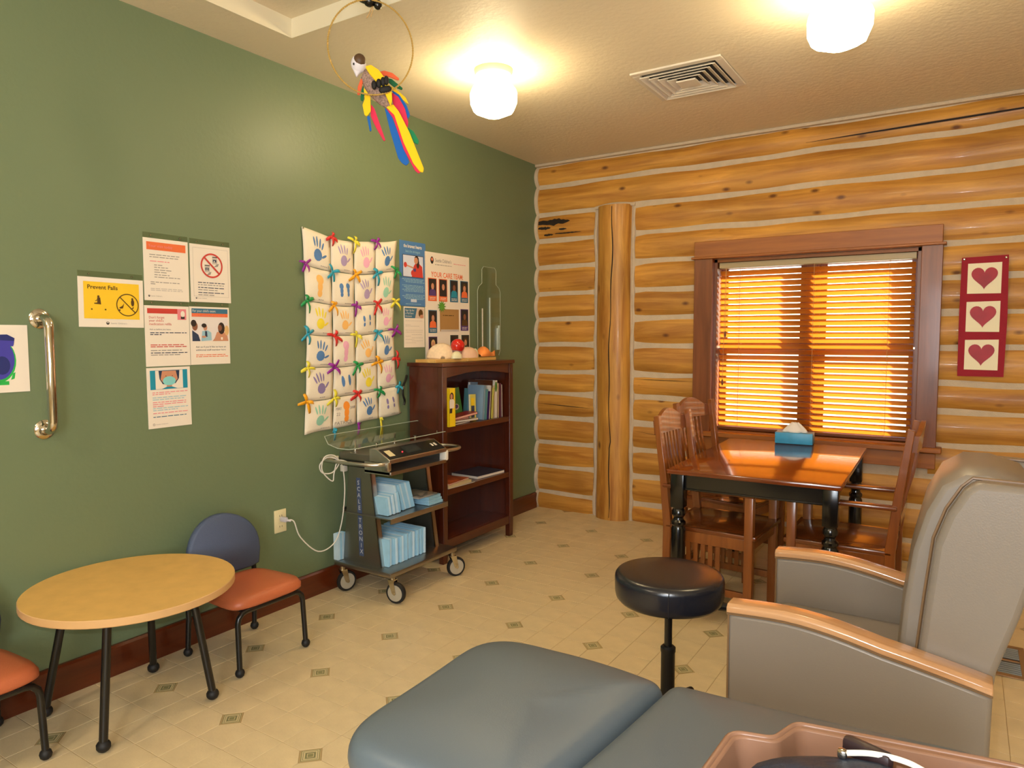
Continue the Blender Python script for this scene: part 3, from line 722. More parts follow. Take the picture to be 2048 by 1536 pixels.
mb.ring(ru, rv, .057, .0078, w + .0009, RED, 40); mb.add([(ru - .042, rv + .034, w + .0011), (ru - .036, rv + .040, w + .0011), (ru + .042, rv - .034, w + .0011), (ru + .036, rv - .040, w + .0011)], [(0, 3, 2, 1)], RED)
mb.flatbuild('pictogram', t)
# medication notice
t, a, b, w = sheet('notice_sheet', 'white notice with a coral heading bar and red medication text', 'notice', 1.690, 1.291, 1.896, 1.556); sleeve(t, a, b)
mb = MB(); mb.rect(.012, b - .034, a - .016, b - .012, w, RED); mb.rect(a - .056, b - .060, a - .014, b - .012, w + .0004, PINK); mb.rect(a - .040, b - .056, a - .022, b - .046, w + .0008, BLK); mb.disc(a - .031, b - .034, .010, w + .0008, WHITE, .014, 12); mb.flatbuild('heading_bar', t)
mb = MB(); mb.text("Don't forget", .018, b - .056, .0150, RED, w, maxw=.070); mb.text("your child's", .018, b - .070, .0150, RED, w, maxw=.066); mb.text('medication refills', .018, b - .085, .0150, RED, w, maxw=.102)
mb.text('Ask us before you leave.', .020, b - .106, .0085, NAVY, w, maxw=.098)
for k, (v, m_, fl) in enumerate([(b - .120, NAVY, 1), (b - .128, NAVY, .3), (.092, RED, .95), (.084, RED, 1), (.068, GRY, .85), (.057, NAVY, 1), (.048, GRY, .85)]): mb.lines(.022, a - .014, v, .0058, w, m_, 50 + k, full=fl)
mb.flatbuild('body_text', t)
# child's exam notice
t, a, b, w = sheet('notice_sheet', "white notice with a blue heading and photo of people talking", 'notice', 1.899, 1.292, 2.103, 1.558); sleeve(t, a, b)
mb = MB(); mb.rect(.010, b - .030, a - .008, b - .008, w, DTEAL); mb.rect(.010, b - .046, a - .008, b - .030, w, ORG); mb.text("For your child's exam:", .014, b - .024, .0155, WHITE, w + .0004, maxw=.118); mb.text('Parent or additional staff may stay here', .014, b - .042, .0085, PINK, w + .0004, maxw=.165); mb.flatbuild('heading_bar', t)
mb = MB(); p0, p1 = .108, b - .048
mb.rect(.010, p0, a - .008, p1, w, P('photo_pale', (222, 214, 212)))
mb.flat([(.010, p0), (.050, p0), (.040, p0 + .03), (.010, p0 + .05)], w + .0004, NAVY); mb.disc(.024, p0 + .068, .014, w + .0006, SKIND, .020, 14); mb.disc(.018, p0 + .082, .014, w + .0008, HAIR, .016, 12); mb.disc(.068, p0 + .020, .012, w + .001, SKIN, .005, 10)
mb.flat([(.054, p0), (.108, p0 + .004), (.106, p0 + .040), (.088, p0 + .050), (.060, p0 + .046)], w + .0004, LBLU); mb.flat([(.074, p0 + .02), (.086, p0 + .02), (.084, p0 + .046), (.074, p0 + .046)], w + .0006, NAVY); mb.disc(.076, p0 + .062, .010, w + .0008, SKIN, .014, 12); mb.disc(.070, p0 + .072, .013, w + .001, HAIR, .010, 12)
mb.flat([(.112, p0), (.196, p0), (.190, p0 + .03), (.168, p0 + .046), (.136, p0 + .042), (.124, p0 + .014)], w + .0004, SKIN); mb.disc(.160, p0 + .060, .018, w + .0005, HAIR, .028, 14); mb.disc(.152, p0 + .062, .011, w + .0007, SKIND, .015, 12); mb.disc(.188, p0 + .050, .012, w + .0006, BLONDE, .024, 12); mb.rect(.156, p0 + .006, .166, p0 + .018, w + .0008, WHITE)
mb.flatbuild('photo', t)
mb = MB(); mb.text("Ask us if you'd like to have an", .026, .078, .0105, NAVY, w, maxw=.156); mb.text('additional staff member here', .026, .064, .0105, NAVY, w, maxw=.154); mb.lines(.026, a - .012, .043, .005, w, ORG, 71, full=.92); mb.lines(.026, a - .012, .035, .005, w, ORG, 72); mb.flatbuild('body_text', t)
# mask notice
t, a, b, w = sheet('notice_sheet', 'white notice topped by a picture of a face wearing a mask', 'notice', 1.691, 1.019, 1.893, 1.285, R(0.3))
mb = MB(); v0, v1 = b - .096, b - .012
mb.rect(.014, v0, .038, v1, w, TEAL); mb.rect(a - .036, v0, a - .014, v1, w, TEAL); mb.rect(.038, v0, a - .036, v0 + .001, w, DTEAL); mb.rect(.038, v1 - .001, a - .036, v1, w, DTEAL)
u = a / 2; mb.rect(u - .012, v0 + .002, u + .012, v0 + .03, w + .0003, SKIN); mb.flat([(u - .036, v0 + .001), (u + .038, v0 + .001), (u + .012, v0 + .010), (u - .012, v0 + .010)], w + .0005, TEAL)
mb.flat([(u - .048, v1 - .002), (u + .050, v1 - .002), (u + .046, v0 + .045), (u + .030, v0 + .024), (u - .030, v0 + .022), (u - .044, v0 + .045)], w + .0002, NAVY)
mb.flat([(u - .032, v1 - .004), (u + .032, v1 - .004), (u + .040, v1 - .040), (u + .026, v0 + .028), (u, v0 + .018), (u - .026, v0 + .026), (u - .040, v1 - .040)], w + .0007, SKIN); mb.disc(u, v0 + .036, .030, w + .001, MINT, .020, 20)
for k in range(3): mb.rect(u - .018, v0 + .030 + k * .007, u + .018, v0 + .031 + k * .007, w + .0013, LBLU)
mb.disc(u - .015, v1 - .026, .002, w + .001, BLK, n=8); mb.disc(u + .015, v1 - .026, .002, w + .001, BLK, n=8)
mb.flatbuild('face_picture', t)
mb = MB()
for k, (v, m_, fl) in enumerate([(.155, PINK, 1), (.147, PINK, .5), (.133, LBLU, 1), (.124, LBLU, .9), (.112, PINK, .95), (.103, PINK, 1), (.094, PINK, .35), (.086, LBLU, 1), (.077, LBLU, .7), (.064, PINK, 1), (.048, DTEAL, .95)]): mb.lines(.022, a - .016, v, .0056, w, m_, 90 + k, full=fl)
mb.ring(.024, .017, .005, .0015, w, BLK, 12); mb.text("Seattle Children's", .033, .0145, .007, GRY, w, maxw=.055); mb.flatbuild('body_text', t)

# grab bar
t = thing('grab_bar', 'vertical polished metal grab bar on the green wall', 'grab bar', (0.0, 1.282, 1.065))
mb = MB(); pts = [(0.004, 0, 0.0), (0.040, 0, 0.0)] + [(0.040 + 0.032 * math.sin(a_), 0, 0.032 - 0.032 * math.cos(a_)) for a_ in (R(30), R(60), R(90))]
pts += [(x, 0, 0.425 - z) for x, _, z in reversed(pts)]
mb.tube(pts, 0.017, CHROME, 16); mb.build('bar', t, ang=60)
for z in (0.0, 0.425):
    mb = MB(); mb.lathe([(0.038, 0.0), (0.038, 0.004), (0.032, 0.010), (0.020, 0.013)], (0.0, 0, z), CHROME, 24, axis=0); mb.build('flange', t)

# ================================================================== CLOTH HAND PRINT QUILT
qt = thing('handprint_quilt', 'cream cloth quilt of handprint squares tied with bright ribbons', 'wall hanging', (0, 0, 0))
cols = 5; rows = 7
# corner positions (y, z) on the wall
def qpt(i, j):
    u = [0, 0.265, 0.505, 0.745, 1.0][i]; v = j / 6.0
    top = Vector((2.550 + (3.290 - 2.550) * u, 2.000 + 0.009 * u - 0.055 * math.sin(PI * u) * (1 - 0.4 * u)))
    bot = Vector((2.577 - 0.04 + (3.306 - 2.535) * u, 0.896 + 0.045 * u - 0.004))
    p = top.lerp(bot, v); p.x += 0.022 * math.sin(PI * v) * (1 - 2 * u) * 1.0 - (0.028 * math.sin(PI * v) if u > .9 else 0)
    vz = [0, 0.178, 0.352, 0.512, 0.676, 0.838, 1.0][j]
    z = top.y + (bot.y - top.y) * vz
    return p.x, z
QC = {'b': P('paint_blue', (84, 128, 184), .7), 'v': P('paint_violet', (172, 154, 196), .7), 'p': P('paint_pink', (234, 174, 204), .7), 'o': P('paint_orange', (246, 192, 110), .7), 'd': P('paint_deep_orange', (246, 150, 50), .7), 'y': P('paint_lemon', (240, 220, 60), .7), 'g': P('paint_seafoam', (150, 204, 180), .7), 'm': P('paint_muted_violet', (140, 126, 176), .7)}
kinds = ['Hb-10 Hv0 Hp8 Hb8', 'Fo FbFb Hv14 Hg-14', 'Hy-8 Ho0 fbfb Hp0', 'Hb-16 Fp Ho18 Hb-6', 'Hm14 WbWb Hy12 Hp-8', 'Hg-6 Fd Hb10 fmfm']
INK = P('faded_ink', (150, 140, 134))
def surf(i, j):
    a, b, c_, d_ = qpt(i, j), qpt(i + 1, j), qpt(i + 1, j + 1), qpt(i, j + 1)
    ph = (i * 1.7 + j * 2.3)
    def fn(u, v, off=0.0):
        y = (a[0] * (1 - u) + b[0] * u) * (1 - v) + (d_[0] * (1 - u) + c_[0] * u) * v
        z = (a[1] * (1 - u) + b[1] * u) * (1 - v) + (d_[1] * (1 - u) + c_[1] * u) * v
        # squares sag away from the seams between ties
        y += (0.5 - u) * 0.006 * math.sin(PI * v); z += (v - 0.5) * 0.008 * math.sin(PI * u) * (1 if (i + j) % 2 else -0.4)
        x = 0.007 + 0.012 * math.sin(PI * u) * math.sin(PI * v) + 0.0035 * math.sin(7 * u + ph) * math.sin(5 * v + ph) + off
        return (x, y, z)
    return fn
def hand(kind, ang, cx_, cy_, s_):
    polys = []
    def ell(u, v, a_, b_, rot):
        return [(u + a_ * math.cos(t) * math.cos(rot) - b_ * math.sin(t) * math.sin(rot), v + a_ * math.cos(t) * math.sin(rot) + b_ * math.sin(t) * math.cos(rot)) for t in [2 * PI * i / 12 for i in range(12)]]
    if kind == 'H':
        polys.append(ell(0, -0.10, 0.15, 0.17, 0))
        for (dx, L_, rt) in ((-0.13, .30, .28), (-0.05, .36, .10), (0.04, .35, -.06), (0.12, .28, -.25)):
            bx_ = dx; by_ = 0.06; polys.append(ell(bx_ - math.sin(rt) * L_ * .55, by_ + math.cos(rt) * L_ * .55, 0.030, L_ * .44, rt))
        polys.append(ell(0.24, -0.06, 0.034, 0.12, -0.9))
    elif kind == 'F': polys += [ell(0, 0.16, 0.13, 0.13, 0), ell(0.01, -0.02, 0.09, 0.16, 0), ell(0.02, -0.20, 0.08, 0.10, 0)]
    elif kind == 'f': polys += [ell(0, 0.08, 0.055, 0.12, 0.1), ell(0.01, -0.14, 0.045, 0.08, 0)]
    elif kind == 'W': polys += [ell(0, 0.04, 0.075, 0.22, 0.12)]
    ca, sa = math.cos(R(ang)), math.sin(R(ang))
    return [[(cx_ + s_ * (x * ca - y * sa), cy_ - s_ * (x * sa + y * ca) * 1.0) for x, y in pl] for pl in polys]
for j in range(6):
    specs = kinds[j].split()
    for i in range(4):
        fn = surf(i, j); mb = MB()
        N_ = 8; g1 = 0.004
        def edge(u, v, o=0.0, fn=fn): return fn(g1 + (1 - 2 * g1) * u, g1 + (1 - 2 * g1) * v, o)
        mb.grid(lambda u, v: edge(u, v), N_, N_, CLOTH)
        sq = mb.build('cloth_square', qt, ang=80, solid=0.0016)
        sp = specs[i]; items = []
        if sp[0] in 'Ff' and len(sp) == 4 or sp[0] == 'W': items = [(sp[0], sp[1], 0, .36, .52, .9), (sp[2], sp[3], 0, .66, .50, .9)]
        elif sp[0] in 'Ff': items = [(sp[0], sp[1], -6, .5, .50, 1.15)]
        else: items = [('H', sp[1], float(sp[2:]), .5, .54, 1.0)]
        mb = MB()
        for (kd, cl, an, cx_, cy_, s_) in items:
            if kd == 'F' and s_ < 1: s_ = .7
            for pl in hand(kd, an, cx_, cy_, s_):
                n = len(pl); cc = (sum(q[0] for q in pl) / n, sum(q[1] for q in pl) / n)
                vs = [edge(max(0.02, min(.98, cc[0])), max(.02, min(.98, cc[1])), 0.0022)] + [edge(max(0.02, min(.98, q[0])), max(.02, min(.98, q[1])), 0.0022) for q in pl]
                mb.add(vs, [(0, 1 + k, 1 + (k + 1) % n) for k in range(n)], QC[cl])
        mb.flatbuild({'H': 'handprint', 'F': 'footprint', 'f': 'footprint', 'W': 'footprint'}[items[0][0]], sq)
        mb = MB(); rr = random.Random(i * 10 + j)
        u = rr.uniform(.45, .6)
        for k in range(rr.randint(3, 5)):
            mb.add([edge(u, .91, .0022), edge(u + .05, .905, .0022), edge(u + .05, .925, .0022), edge(u, .93, .0022)], [(0, 1, 2, 3)], INK); u += .065
        mb.flatbuild('signature', sq)
# stitched words on the bottom row
mb = MB()
def qtext(s_, i, j, u, v, size, maxw):
    tm = MB(); tm.text(s_, 0, 0, size, INK, 0, maxw=maxw); fn = surf(i, j)
    a = qpt(i, j); b = qpt(i + 1, j); wdt = abs(b[0] - a[0]); h = abs(qpt(i, j)[1] - qpt(i, j + 1)[1])
    mb.add([fn(u + x / wdt, v - y / h, .0028) for x, y, _ in tm.v], tm.f, INK)
qtext('MAY', 1, 5, .06, .42, .024, .040); qtext('22', 1, 5, .10, .60, .024, .024); qtext('2008', 1, 5, .66, .44, .020, .044); qtext('PATRICK', 1, 5, .05, .90, .026, .125)
mb.flatbuild('lettering', qt)
RB = {'r': P('ribbon_red', (214, 50, 48), .35), 'y': P('ribbon_yellow', (232, 222, 70), .35), 'v': P('ribbon_purple', (150, 40, 158), .35), 't': P('ribbon_turquoise', (44, 160, 190), .35), 'o': P('ribbon_amber', (244, 172, 30), .35), 'g': P('ribbon_green', (34, 152, 84), .35)}
bows = ['.ryv.', 'vtotg', 'govry', 'tryt v'.replace(' ', ''), 'yvgor', 'oyrgt', '.tvy.']
for j in range(7):
    for i in range(5):
        ch = bows[j][i] if i < len(bows[j]) else '.'
        if ch == '.': continue
        y, z = qpt(i, j); rr = random.Random(i * 31 + j * 7); mb = MB(); m_ = RB[ch]; rot = rr.uniform(0, PI)
        for k in range(4):
            a = rot + k * PI / 2 + rr.uniform(-.35, .35); L_ = rr.uniform(.036, .064); wd = rr.uniform(.007, .011)
            if j == 6: a = -PI / 2 + rr.uniform(-.15, .15) if k < 2 else a; L_ = (.11 if (k < 2 and i == 3) else .055 if k < 2 else .015)
            d_ = Vector((0, math.cos(a), math.sin(a))); n_ = Vector((0, -math.sin(a), math.cos(a)))
            c0 = Vector((0.019, y, z)); vs = []
            for q in range(5):
                t2 = q / 4; lift = 0.012 * math.sin(PI * t2) * (1 if k % 2 else .4); ww = wd * (0.45 + 0.55 * math.sin(PI * (0.15 + .7 * t2)))
                p = c0 + d_ * L_ * t2 + Vector((lift, 0, -0.010 * t2 * t2)); vs += [p - n_ * ww + Vector((.003 * (k % 2), 0, 0)), p + n_ * ww]
            mb.add(vs, [(2 * q, 2 * q + 1, 2 * q + 3, 2 * q + 2) for q in range(4)], m_)
        mb.ball((0.021, y, z), (0.007, .009, .008), m_, 8)
        mb.build('ribbon_bow', qt, solid=0.0008)
for (i, j) in ((0, 0), (4, 0), (4, 6)):
    y, z = qpt(i, j); mb = MB(); mb.lathe([(0.005, 0), (0.005, .002), (0.002, .006)], (0.011, y + (.008 if i == 0 else -.008), z - .008 if j == 0 else z + .008), CHROME, 8, axis=0); mb.build('pin', qt)

# ================================================================== POSTERS RIGHT OF THE QUILT
PBL = P('poster_blue', (72, 122, 178)); 
t, a, b, w = sheet('poster', 'tall blue poster with a child in boxing gloves, beside the quilt', 'poster', 3.318, 1.612, 3.566, 2.018, m=PBL)
mb = MB(); mb.text('the bravest hearts', a / 2, b - .040, .030, WHITE, w, 'CENTER', maxw=.175, bold=.0006); mb.text('beat the strongest', a / 2, b - .070, .024, LBLU, w, 'CENTER', maxw=.140)
for k, v in enumerate([.168, .159, .150, .128, .119, .110, .101, .092, .070, .061, .052, .044]): mb.lines(.020 + .016 * (k % 3), a - .014 - .012 * (k % 2), v, .0058, w, LBLU, 120 + k)
mb.rect(.100, .026, .156, .044, w, P('pale_box', (196, 206, 224))); mb.lines(.05, a - .05, .012, .005, w, LBLU, 140); mb.flatbuild('lettering', t)
mb = MB(); x0, x1, y0, y1 = .030, a - .026, .185, b - .088
mb.rect(x0 - .004, y0 - .004, x1 + .004, y1 + .004, w, NAVY); mb.rect(x0, y0, x1, y1, w + .0004, P('photo_sky', (206, 212, 232)))
mb.flat([(.110, y0), (x1 - .002, y0), (x1 - .01, y0 + .07), (.160, y0 + .10), (.130, y0 + .07)], w + .0008, RED); mb.disc(.152, y0 + .104, .019, w + .0012, SKIN, .021, 14); mb.disc(.158, y0 + .112, .022, w + .0010, HAIR, .024, 14); mb.disc(.170, y0 + .085, .014, w + .0010, HAIR, .03, 12)
mb.flat([(.060, y0 + .074), (.125, y0 + .062), (.125, y0 + .052), (.060, y0 + .066)], w + .0012, SKIN); mb.disc(.050, y0 + .072, .015, w + .0014, RED, .017, 14); mb.disc(.128, y0 + .024, .026, w + .0014, RED, .022, 16); mb.flat([(.12, y0 + .05), (.15, y0 + .056), (.15, y0 + .036), (.13, y0 + .034)], w + .0016, PURP)
mb.flatbuild('photo', t)
# portal sign-up sheet
t, a, b, w = sheet('notice_sheet', 'white half-size form under the blue poster with a slate header', 'notice', 3.351, 1.350, 3.550, 1.608)
mb = MB(); mb.rect(.006, b - .072, .135, b - .008, w, DTEAL); mb.flat([(.105, b - .072), (a - .006, b - .072), (a - .006, b - .008), (.125, b - .008)], w + .0004, P('photo_warm', (206, 184, 166))); mb.disc(.160, b - .040, .022, w + .0008, BRN, .026, 12); mb.disc(.168, b - .060, .018, w + .001, SKIN, .012, 10); mb.flatbuild('photo', t)
mb = MB(); mb.text('Sign Up for', .012, b - .028, .017, WHITE, w + .0006, maxw=.086); mb.text('a MyChart', .012, b - .047, .017, WHITE, w + .0006, maxw=.078); mb.text('Account', .012, b - .065, .017, WHITE, w + .0006, maxw=.062)
for k, v in enumerate([.168, .142, .134, .108, .096, .080, .070, .060, .050, .040, .028]): mb.lines(.012 + .06 * (k > 4 and k % 2), a - .02, v, .004, w, LGRY, 150 + k, full=(1, .3, .8, 1, 1, .9, .3, 1, .5, 1, .6)[k])
mb.flatbuild('body_text', t)
# care team poster
t, a, b, w = sheet('poster', 'large white poster reading YOUR CARE TEAM with staff portraits', 'poster', 3.560, 1.258, 4.046, 1.972, R(0.2))
mb = MB(); mb.disc(.074, b - .052, .017, w, BLK, .024, 16); mb.disc(.074, b - .046, .010, w + .0005, ORG, .012, 12); mb.disc(.074, b - .046, .004, w + .0009, WHITE, n=8); mb.text("Seattle Children's", .106, b - .060, .032, GRY, w, maxw=.175, bold=.0004); mb.lines(.106, .285, b - .080, .007, w, GRY, 180); mb.lines(.305, .445, b - .062, .007, w, PINK, 181); mb.flatbuild('letterhead', t)
mb = MB(); mb.text('YOUR CARE TEAM:', .064, b - .160, .048, ORG, w, maxw=.350, bold=.0008); mb.flatbuild('heading', t)
cards = [(.030, .395, ORG, HAIR, SKIN, PURP), (.142, .395, ORG, BLK, SKIN, BLK), (.262, .395, DTEAL, HAIR, SKIND, TEAL), (.380, .395, DTEAL, BRN, SKIN, ORG),
         (.030, .185, DTEAL, HAIR, SKIN, ORG), (.380, .200, PURP, BLK, SKIND, BRN), (.030, .010, PURP, BLONDE, SKIN, NAVY), (.262, .020, DGRN, HAIR, SKIN, BLU), (.388, .020, DGRN, BRN, SKIN, DGRN)]
for (u, v, cb, ch, cs, cc) in cards:
    mb = MB(); hh = .150; ww = .088
    mb.b2((u, v, w - .0004), (u + ww, v + hh, w + .0015), cb); z = w + .0020; k = .034
    mb.rect(u + .005, v + k, u + ww - .005, v + hh - .005, z, BLK if cb != DGRN else HAIR)
    mb.flat([(u + .008, v + k), (u + ww - .008, v + k), (u + ww - .014, v + k + .034), (u + .056, v + k + .046), (u + .032, v + k + .046), (u + .014, v + k + .034)], z + .0004, cc)
    mb.disc(u + .044, v + k + .070, .021, z + .0006, ch, .027, 14); mb.disc(u + .044, v + k + .062, .015, z + .0010, cs, .021, 14)
    for q in range(2): mb.lines(u + .014, u + ww - .014, v + .010 + q * .010, .006, z + .0004, WHITE, int(u * 1000 + v * 500) + q)
    mb.flatbuild('portrait_card', t)
mb = MB(); mb.b2((.150, .195, w), (.358, .345, w + .0015), KRAFT); mb.rect(.156, .195, .356, .208, w + .002, LGRY); mb.lines(.18, .30, .300, .008, w + .002, BRN, 190); mb.flatbuild('kraft_photo', t)
mb = MB(); mb.flat([(.168 + (.048 if i % 2 == 0 else .024) * math.cos(2 * PI * i / 22), .362 + (.044 if i % 2 == 0 else .022) * math.sin(2 * PI * i / 22)) for i in range(22)], w + .004, GRN); mb.flatbuild('green_starburst', t)
# clear acrylic board
t = thing('acrylic_board', 'clear bottle-shaped acrylic length board standing against the green wall', 'measuring board', (0.035, 4.095, 1.20), LEFTW)
out = [(0, 0.10), (0.03, 0.07), (0.03, 0), (0.27, 0), (0.27, 0.08), (0.29, 0.12), (0.29, 0.545), (0.275, 0.575), (0.235, 0.60), (0.235, 0.70), (0.215, 0.72), (0.075, 0.72), (0.055, 0.70), (0.055, 0.60), (0.015, 0.575), (0, 0.545)]
mb = MB(); mb.prism(out, 0, 0.006, ACRY); mb.build('panel', t, smooth=False)
mb = MB()
for i in range(len(out)):
    if i in (1, 2, 3): continue
    p, q = out[i], out[(i + 1) % len(out)]; mb.tube([(p[0], p[1], .003), (q[0], q[1], .003)], 0.0020, ACRE, 6)
mb.build('polished_edge', t)
mb = MB(); mb.b2((0.048, 0.0, 0.006), (0.060, 0.42, 0.008), WHITEP)
for k in range(40): mb.b2((0.050, 0.01 + k * .01, .008), (0.058 if k % 5 == 0 else 0.054, 0.0115 + k * .01, .0085), BLK)
mb.build('ruler_strip', t)
mb = MB(); mb.b2((0.140, 0, 0.006), (0.148, 0.50, 0.014), ACRE); mb.b2((0.255, .12, .006), (.258, .30, .02), ACRE); mb.b2((0.235, .12, .006), (.238, .28, .02), ACRE); mb.build('rib', t)

# outlet and plug
t = thing('wall_outlet', 'ivory duplex wall outlet beside the small blue-backed chair', 'outlet', (0.0, 2.371, 0.462), LEFTW)
mb = MB(); mb.rbox((0, 0, 0.003), (0.076, 0.120, 0.006), IVORY, 0.003); mb.build('cover_plate', t)
for v in (-.028, .028):
    mb = MB(); mb.rbox((0, v, 0.0065), (0.034, 0.030, 0.003), IVORY, 0.006); 
    for u in (-.007, .007): mb.b2((u - .0012, v - .004, .008), (u + .0012, v + .005, .0084), BLK)
    mb.build('socket', t)
LILAC = mat('grey_plug', (196, 192, 200), 0.4)
# power cord of the cart (plugged in, coiled at the cart handle)
t = thing('power_cord', 'white power cord looping from the outlet to the steel cart', 'cord', (0, 0, 0))
def smooth_path(pts, n=8):
    P_ = [Vector(p) for p in pts]; out = []
    for i in range(len(P_) - 1):
        a = P_[max(0, i - 1)]; b = P_[i]; c_ = P_[i + 1]; d_ = P_[min(len(P_) - 1, i + 2)]
        for k in range(n):
            t_2 = k / n; out.append(0.5 * ((2 * b) + (c_ - a) * t_2 + (2 * a - 5 * b + 4 * c_ - d_) * t_2 ** 2 + (3 * b - a - 3 * c_ + d_) * t_2 ** 3))
    out.append(P_[-1]); return out
CW = mat('white_cord', (222, 216, 206), 0.5)
mb = MB()
cp = [(0.050, 2.378, 0.470), (0.068, 2.405, 0.462), (0.075, 2.440, 0.370), (0.10, 2.535, 0.274), (0.12, 2.630, 0.298), (0.135, 2.672, 0.40), (0.15, 2.685, 0.56), (0.165, 2.665, 0.69), (0.175, 2.625, 0.755), (0.165, 2.56, 0.785), (0.15, 2.515, 0.750), (0.15, 2.530, 0.705), (0.17, 2.58, 0.700), (0.18, 2.62, 0.745), (0.18, 2.59, 0.79), (0.17, 2.53, 0.79), (0.16, 2.52, 0.72), (0.175, 2.575, 0.655), (0.18, 2.585, 0.70), (0.20, 2.60, 0.765), (0.24, 2.66, 0.74)]
mb.tube(smooth_path(cp, 6), 0.0034, CW, 8); mb.build('cable', t, ang=70)
mb = MB(); mb.rbox((0.030, 2.373, 0.474), (0.044, 0.022, 0.026), LILAC, 0.006); mb.cyl((0.046, 2.375, .472), (0.062, 2.392, .466), 0.007, LILAC, 0.005, 10); tag(mb.build('plug', t), 'grey plug')

# ================================================================== KIDS TABLE AND CHAIRS
t = thing('childs_table', 'low round maple-topped table on black ball-footed legs', 'table', (0.375, 1.395, 0))
mb = MB(); n = 56; r_ = 0.358; pr = [(0.3, .470), (r_ - .003, .470), (r_, .473), (r_, .4965), (r_ - .002, .4985)]
mb.lathe(pr, (0, 0, 0), LAMED, n); mb.add([((r_ - .002) * math.cos(2 * PI * i / n), (r_ - .002) * math.sin(2 * PI * i / n), 0.4988) for i in range(n)], [tuple(range(n))], LAMIN); mb.build('tabletop', t)
for (sx, sy) in ((1, 1), (1, -1), (-1, 1), (-1, -1)):
    mb = MB(); fx, fy = (0.162 if sx > 0 else -0.250), sy * 0.208; tx, ty = (0.120 if sx > 0 else -.165), sy * .155
    fx += 0.0; mb.cyl((fx, fy, 0.03), (tx, ty, 0.470), 0.0145, BLACKM, 0.0145, 14); lg = mb.build('leg', t)
    q = MB(); q.ball((fx, fy, 0.022), (0.024, .024, .022), RUBBER, 14); q.build('ball_foot', lg)
mb = MB(); mb.lathe([(0.26, .455), (0.28, .470)], (0, 0, 0), BLACKM, 32); mb.build('apron', t)

def make_kid_chair(label, x, y):
    t = thing('childs_chair', label, 'chair', (x, y, 0))
    def arch(xx, top, zt, name):
        mb = MB(); w_ = 0.170; rr = 0.045
        pts = [(xx * 1.06, -w_ - .004, 0.03), (xx, -w_, top - rr)] + [(xx, -w_ + rr - rr * math.cos(a_), top - rr + rr * math.sin(a_)) for a_ in (R(30), R(60), R(90))]
        pts += [(p[0], -p[1], p[2]) for p in reversed(pts)]
        mb.tube(pts, 0.0115, BLACKM, 12); return mb.build(name, t, ang=60)
    arch(0.175, 0.268, 0, 'front_frame'); arch(-0.170, 0.262, 0, 'rear_frame')
    for (xx, s_) in ((0.186, 1), (0.186, -1), (-0.180, 1), (-.180, -1)):
        q = MB(); q.ball((xx, s_ * 0.174, 0.020), (0.020, .020, .020), RUBBER, 12); q.build('ball_foot', t)
    mb = MB()
    for s_ in (-1, 1): mb.tube([(0.175, s_ * .10, .262), (-0.17, s_ * .10, .258)], 0.009, BLACKM, 10)
    mb.build('seat_rail', t)
    for s_ in (-1, 1):
        mb = MB(); mb.tube(smooth_path([(-0.168, s_ * .172, .16), (-0.175, s_ * .176, .30), (-0.192, s_ * .178, .435)], 4), 0.0115, BLACKM, 12); mb.build('back_post', t)
    mb = MB()
    def seatf(u, v):
        a_ = 2 * PI * u; ex = 0.42
        cx2 = math.copysign(abs(math.cos(a_)) ** ex, math.cos(a_)); sy2 = math.copysign(abs(math.sin(a_)) ** ex, math.sin(a_))
        prof = [(0.90, .272), (1.0, .285), (1.0, .302), (0.93, .322), (0.6, .332), (0.0, .334)]
        k = v * 5; i0 = min(4, int(k)); f_ = k - i0; rr = prof[i0][0] * (1 - f_) + prof[i0 + 1][0] * f_; zz = prof[i0][1] * (1 - f_) + prof[i0 + 1][1] * f_
        return (0.02 + 0.175 * cx2 * rr, (0.185 + 0.01 * cx2) * sy2 * rr, zz)
    mb.grid(seatf, 40, 10, ORANGEV); mb.b2((-.13, -.15, .268), (.17, .15, .276), BLACKP); tag(mb.build('seat', t, ang=60), 'orange vinyl seat pad')
    mb = MB()
    out = [(-0.178, 0.340)] + [(-0.186 * math.cos(PI * i / 18) * (1 if abs(math.cos(PI * i / 18)) < .98 else 1), 0.410 + 0.195 * math.sin(PI * i / 18) ** 0.85) for i in range(19)] + [(0.178, 0.340), (0.14, 0.326), (-0.14, .326)]
    for k, (x0, sc) in enumerate(((0.0, 0.94), (0.006, 1.0), (0.030, 1.0), (0.038, 0.95))):
        pass
    rings = []
    for (x0, sc) in ((-0.196, 0.95), (-0.190, 1.0), (-0.168, 1.0), (-0.160, 0.94)):
        rings.append([(x0 + 0.035 * (p[0] / .19) ** 2 * 1.0 - 0.06 * (p[1] - .33) * 0.6, p[0] * sc, 0.46 + (p[1] - 0.46) * sc) for p in out])
    n = len(out); vs = [v for rg in rings for v in rg]; fs = [(k * n + i, k * n + (i + 1) % n, (k + 1) * n + (i + 1) % n, (k + 1) * n + i) for k in range(3) for i in range(n)]
    mb.add(vs, fs + [tuple(reversed(range(n))), tuple(range(3 * n, 4 * n))], BLUEV); tag(mb.build('backrest', t, ang=60), 'blue rounded backrest')
    return t
kc = make_kid_chair('small orange-seated chair with a blue rounded back, behind the round table', 0.290, 1.945)
k2 = copy_tree(kc); k2.location = (0.232, 0.885, 0); k2['label'] = 'small orange-seated chair cut off at the lower left edge'
for o in (kc, k2): o['group'] = "children's chairs at the round table"

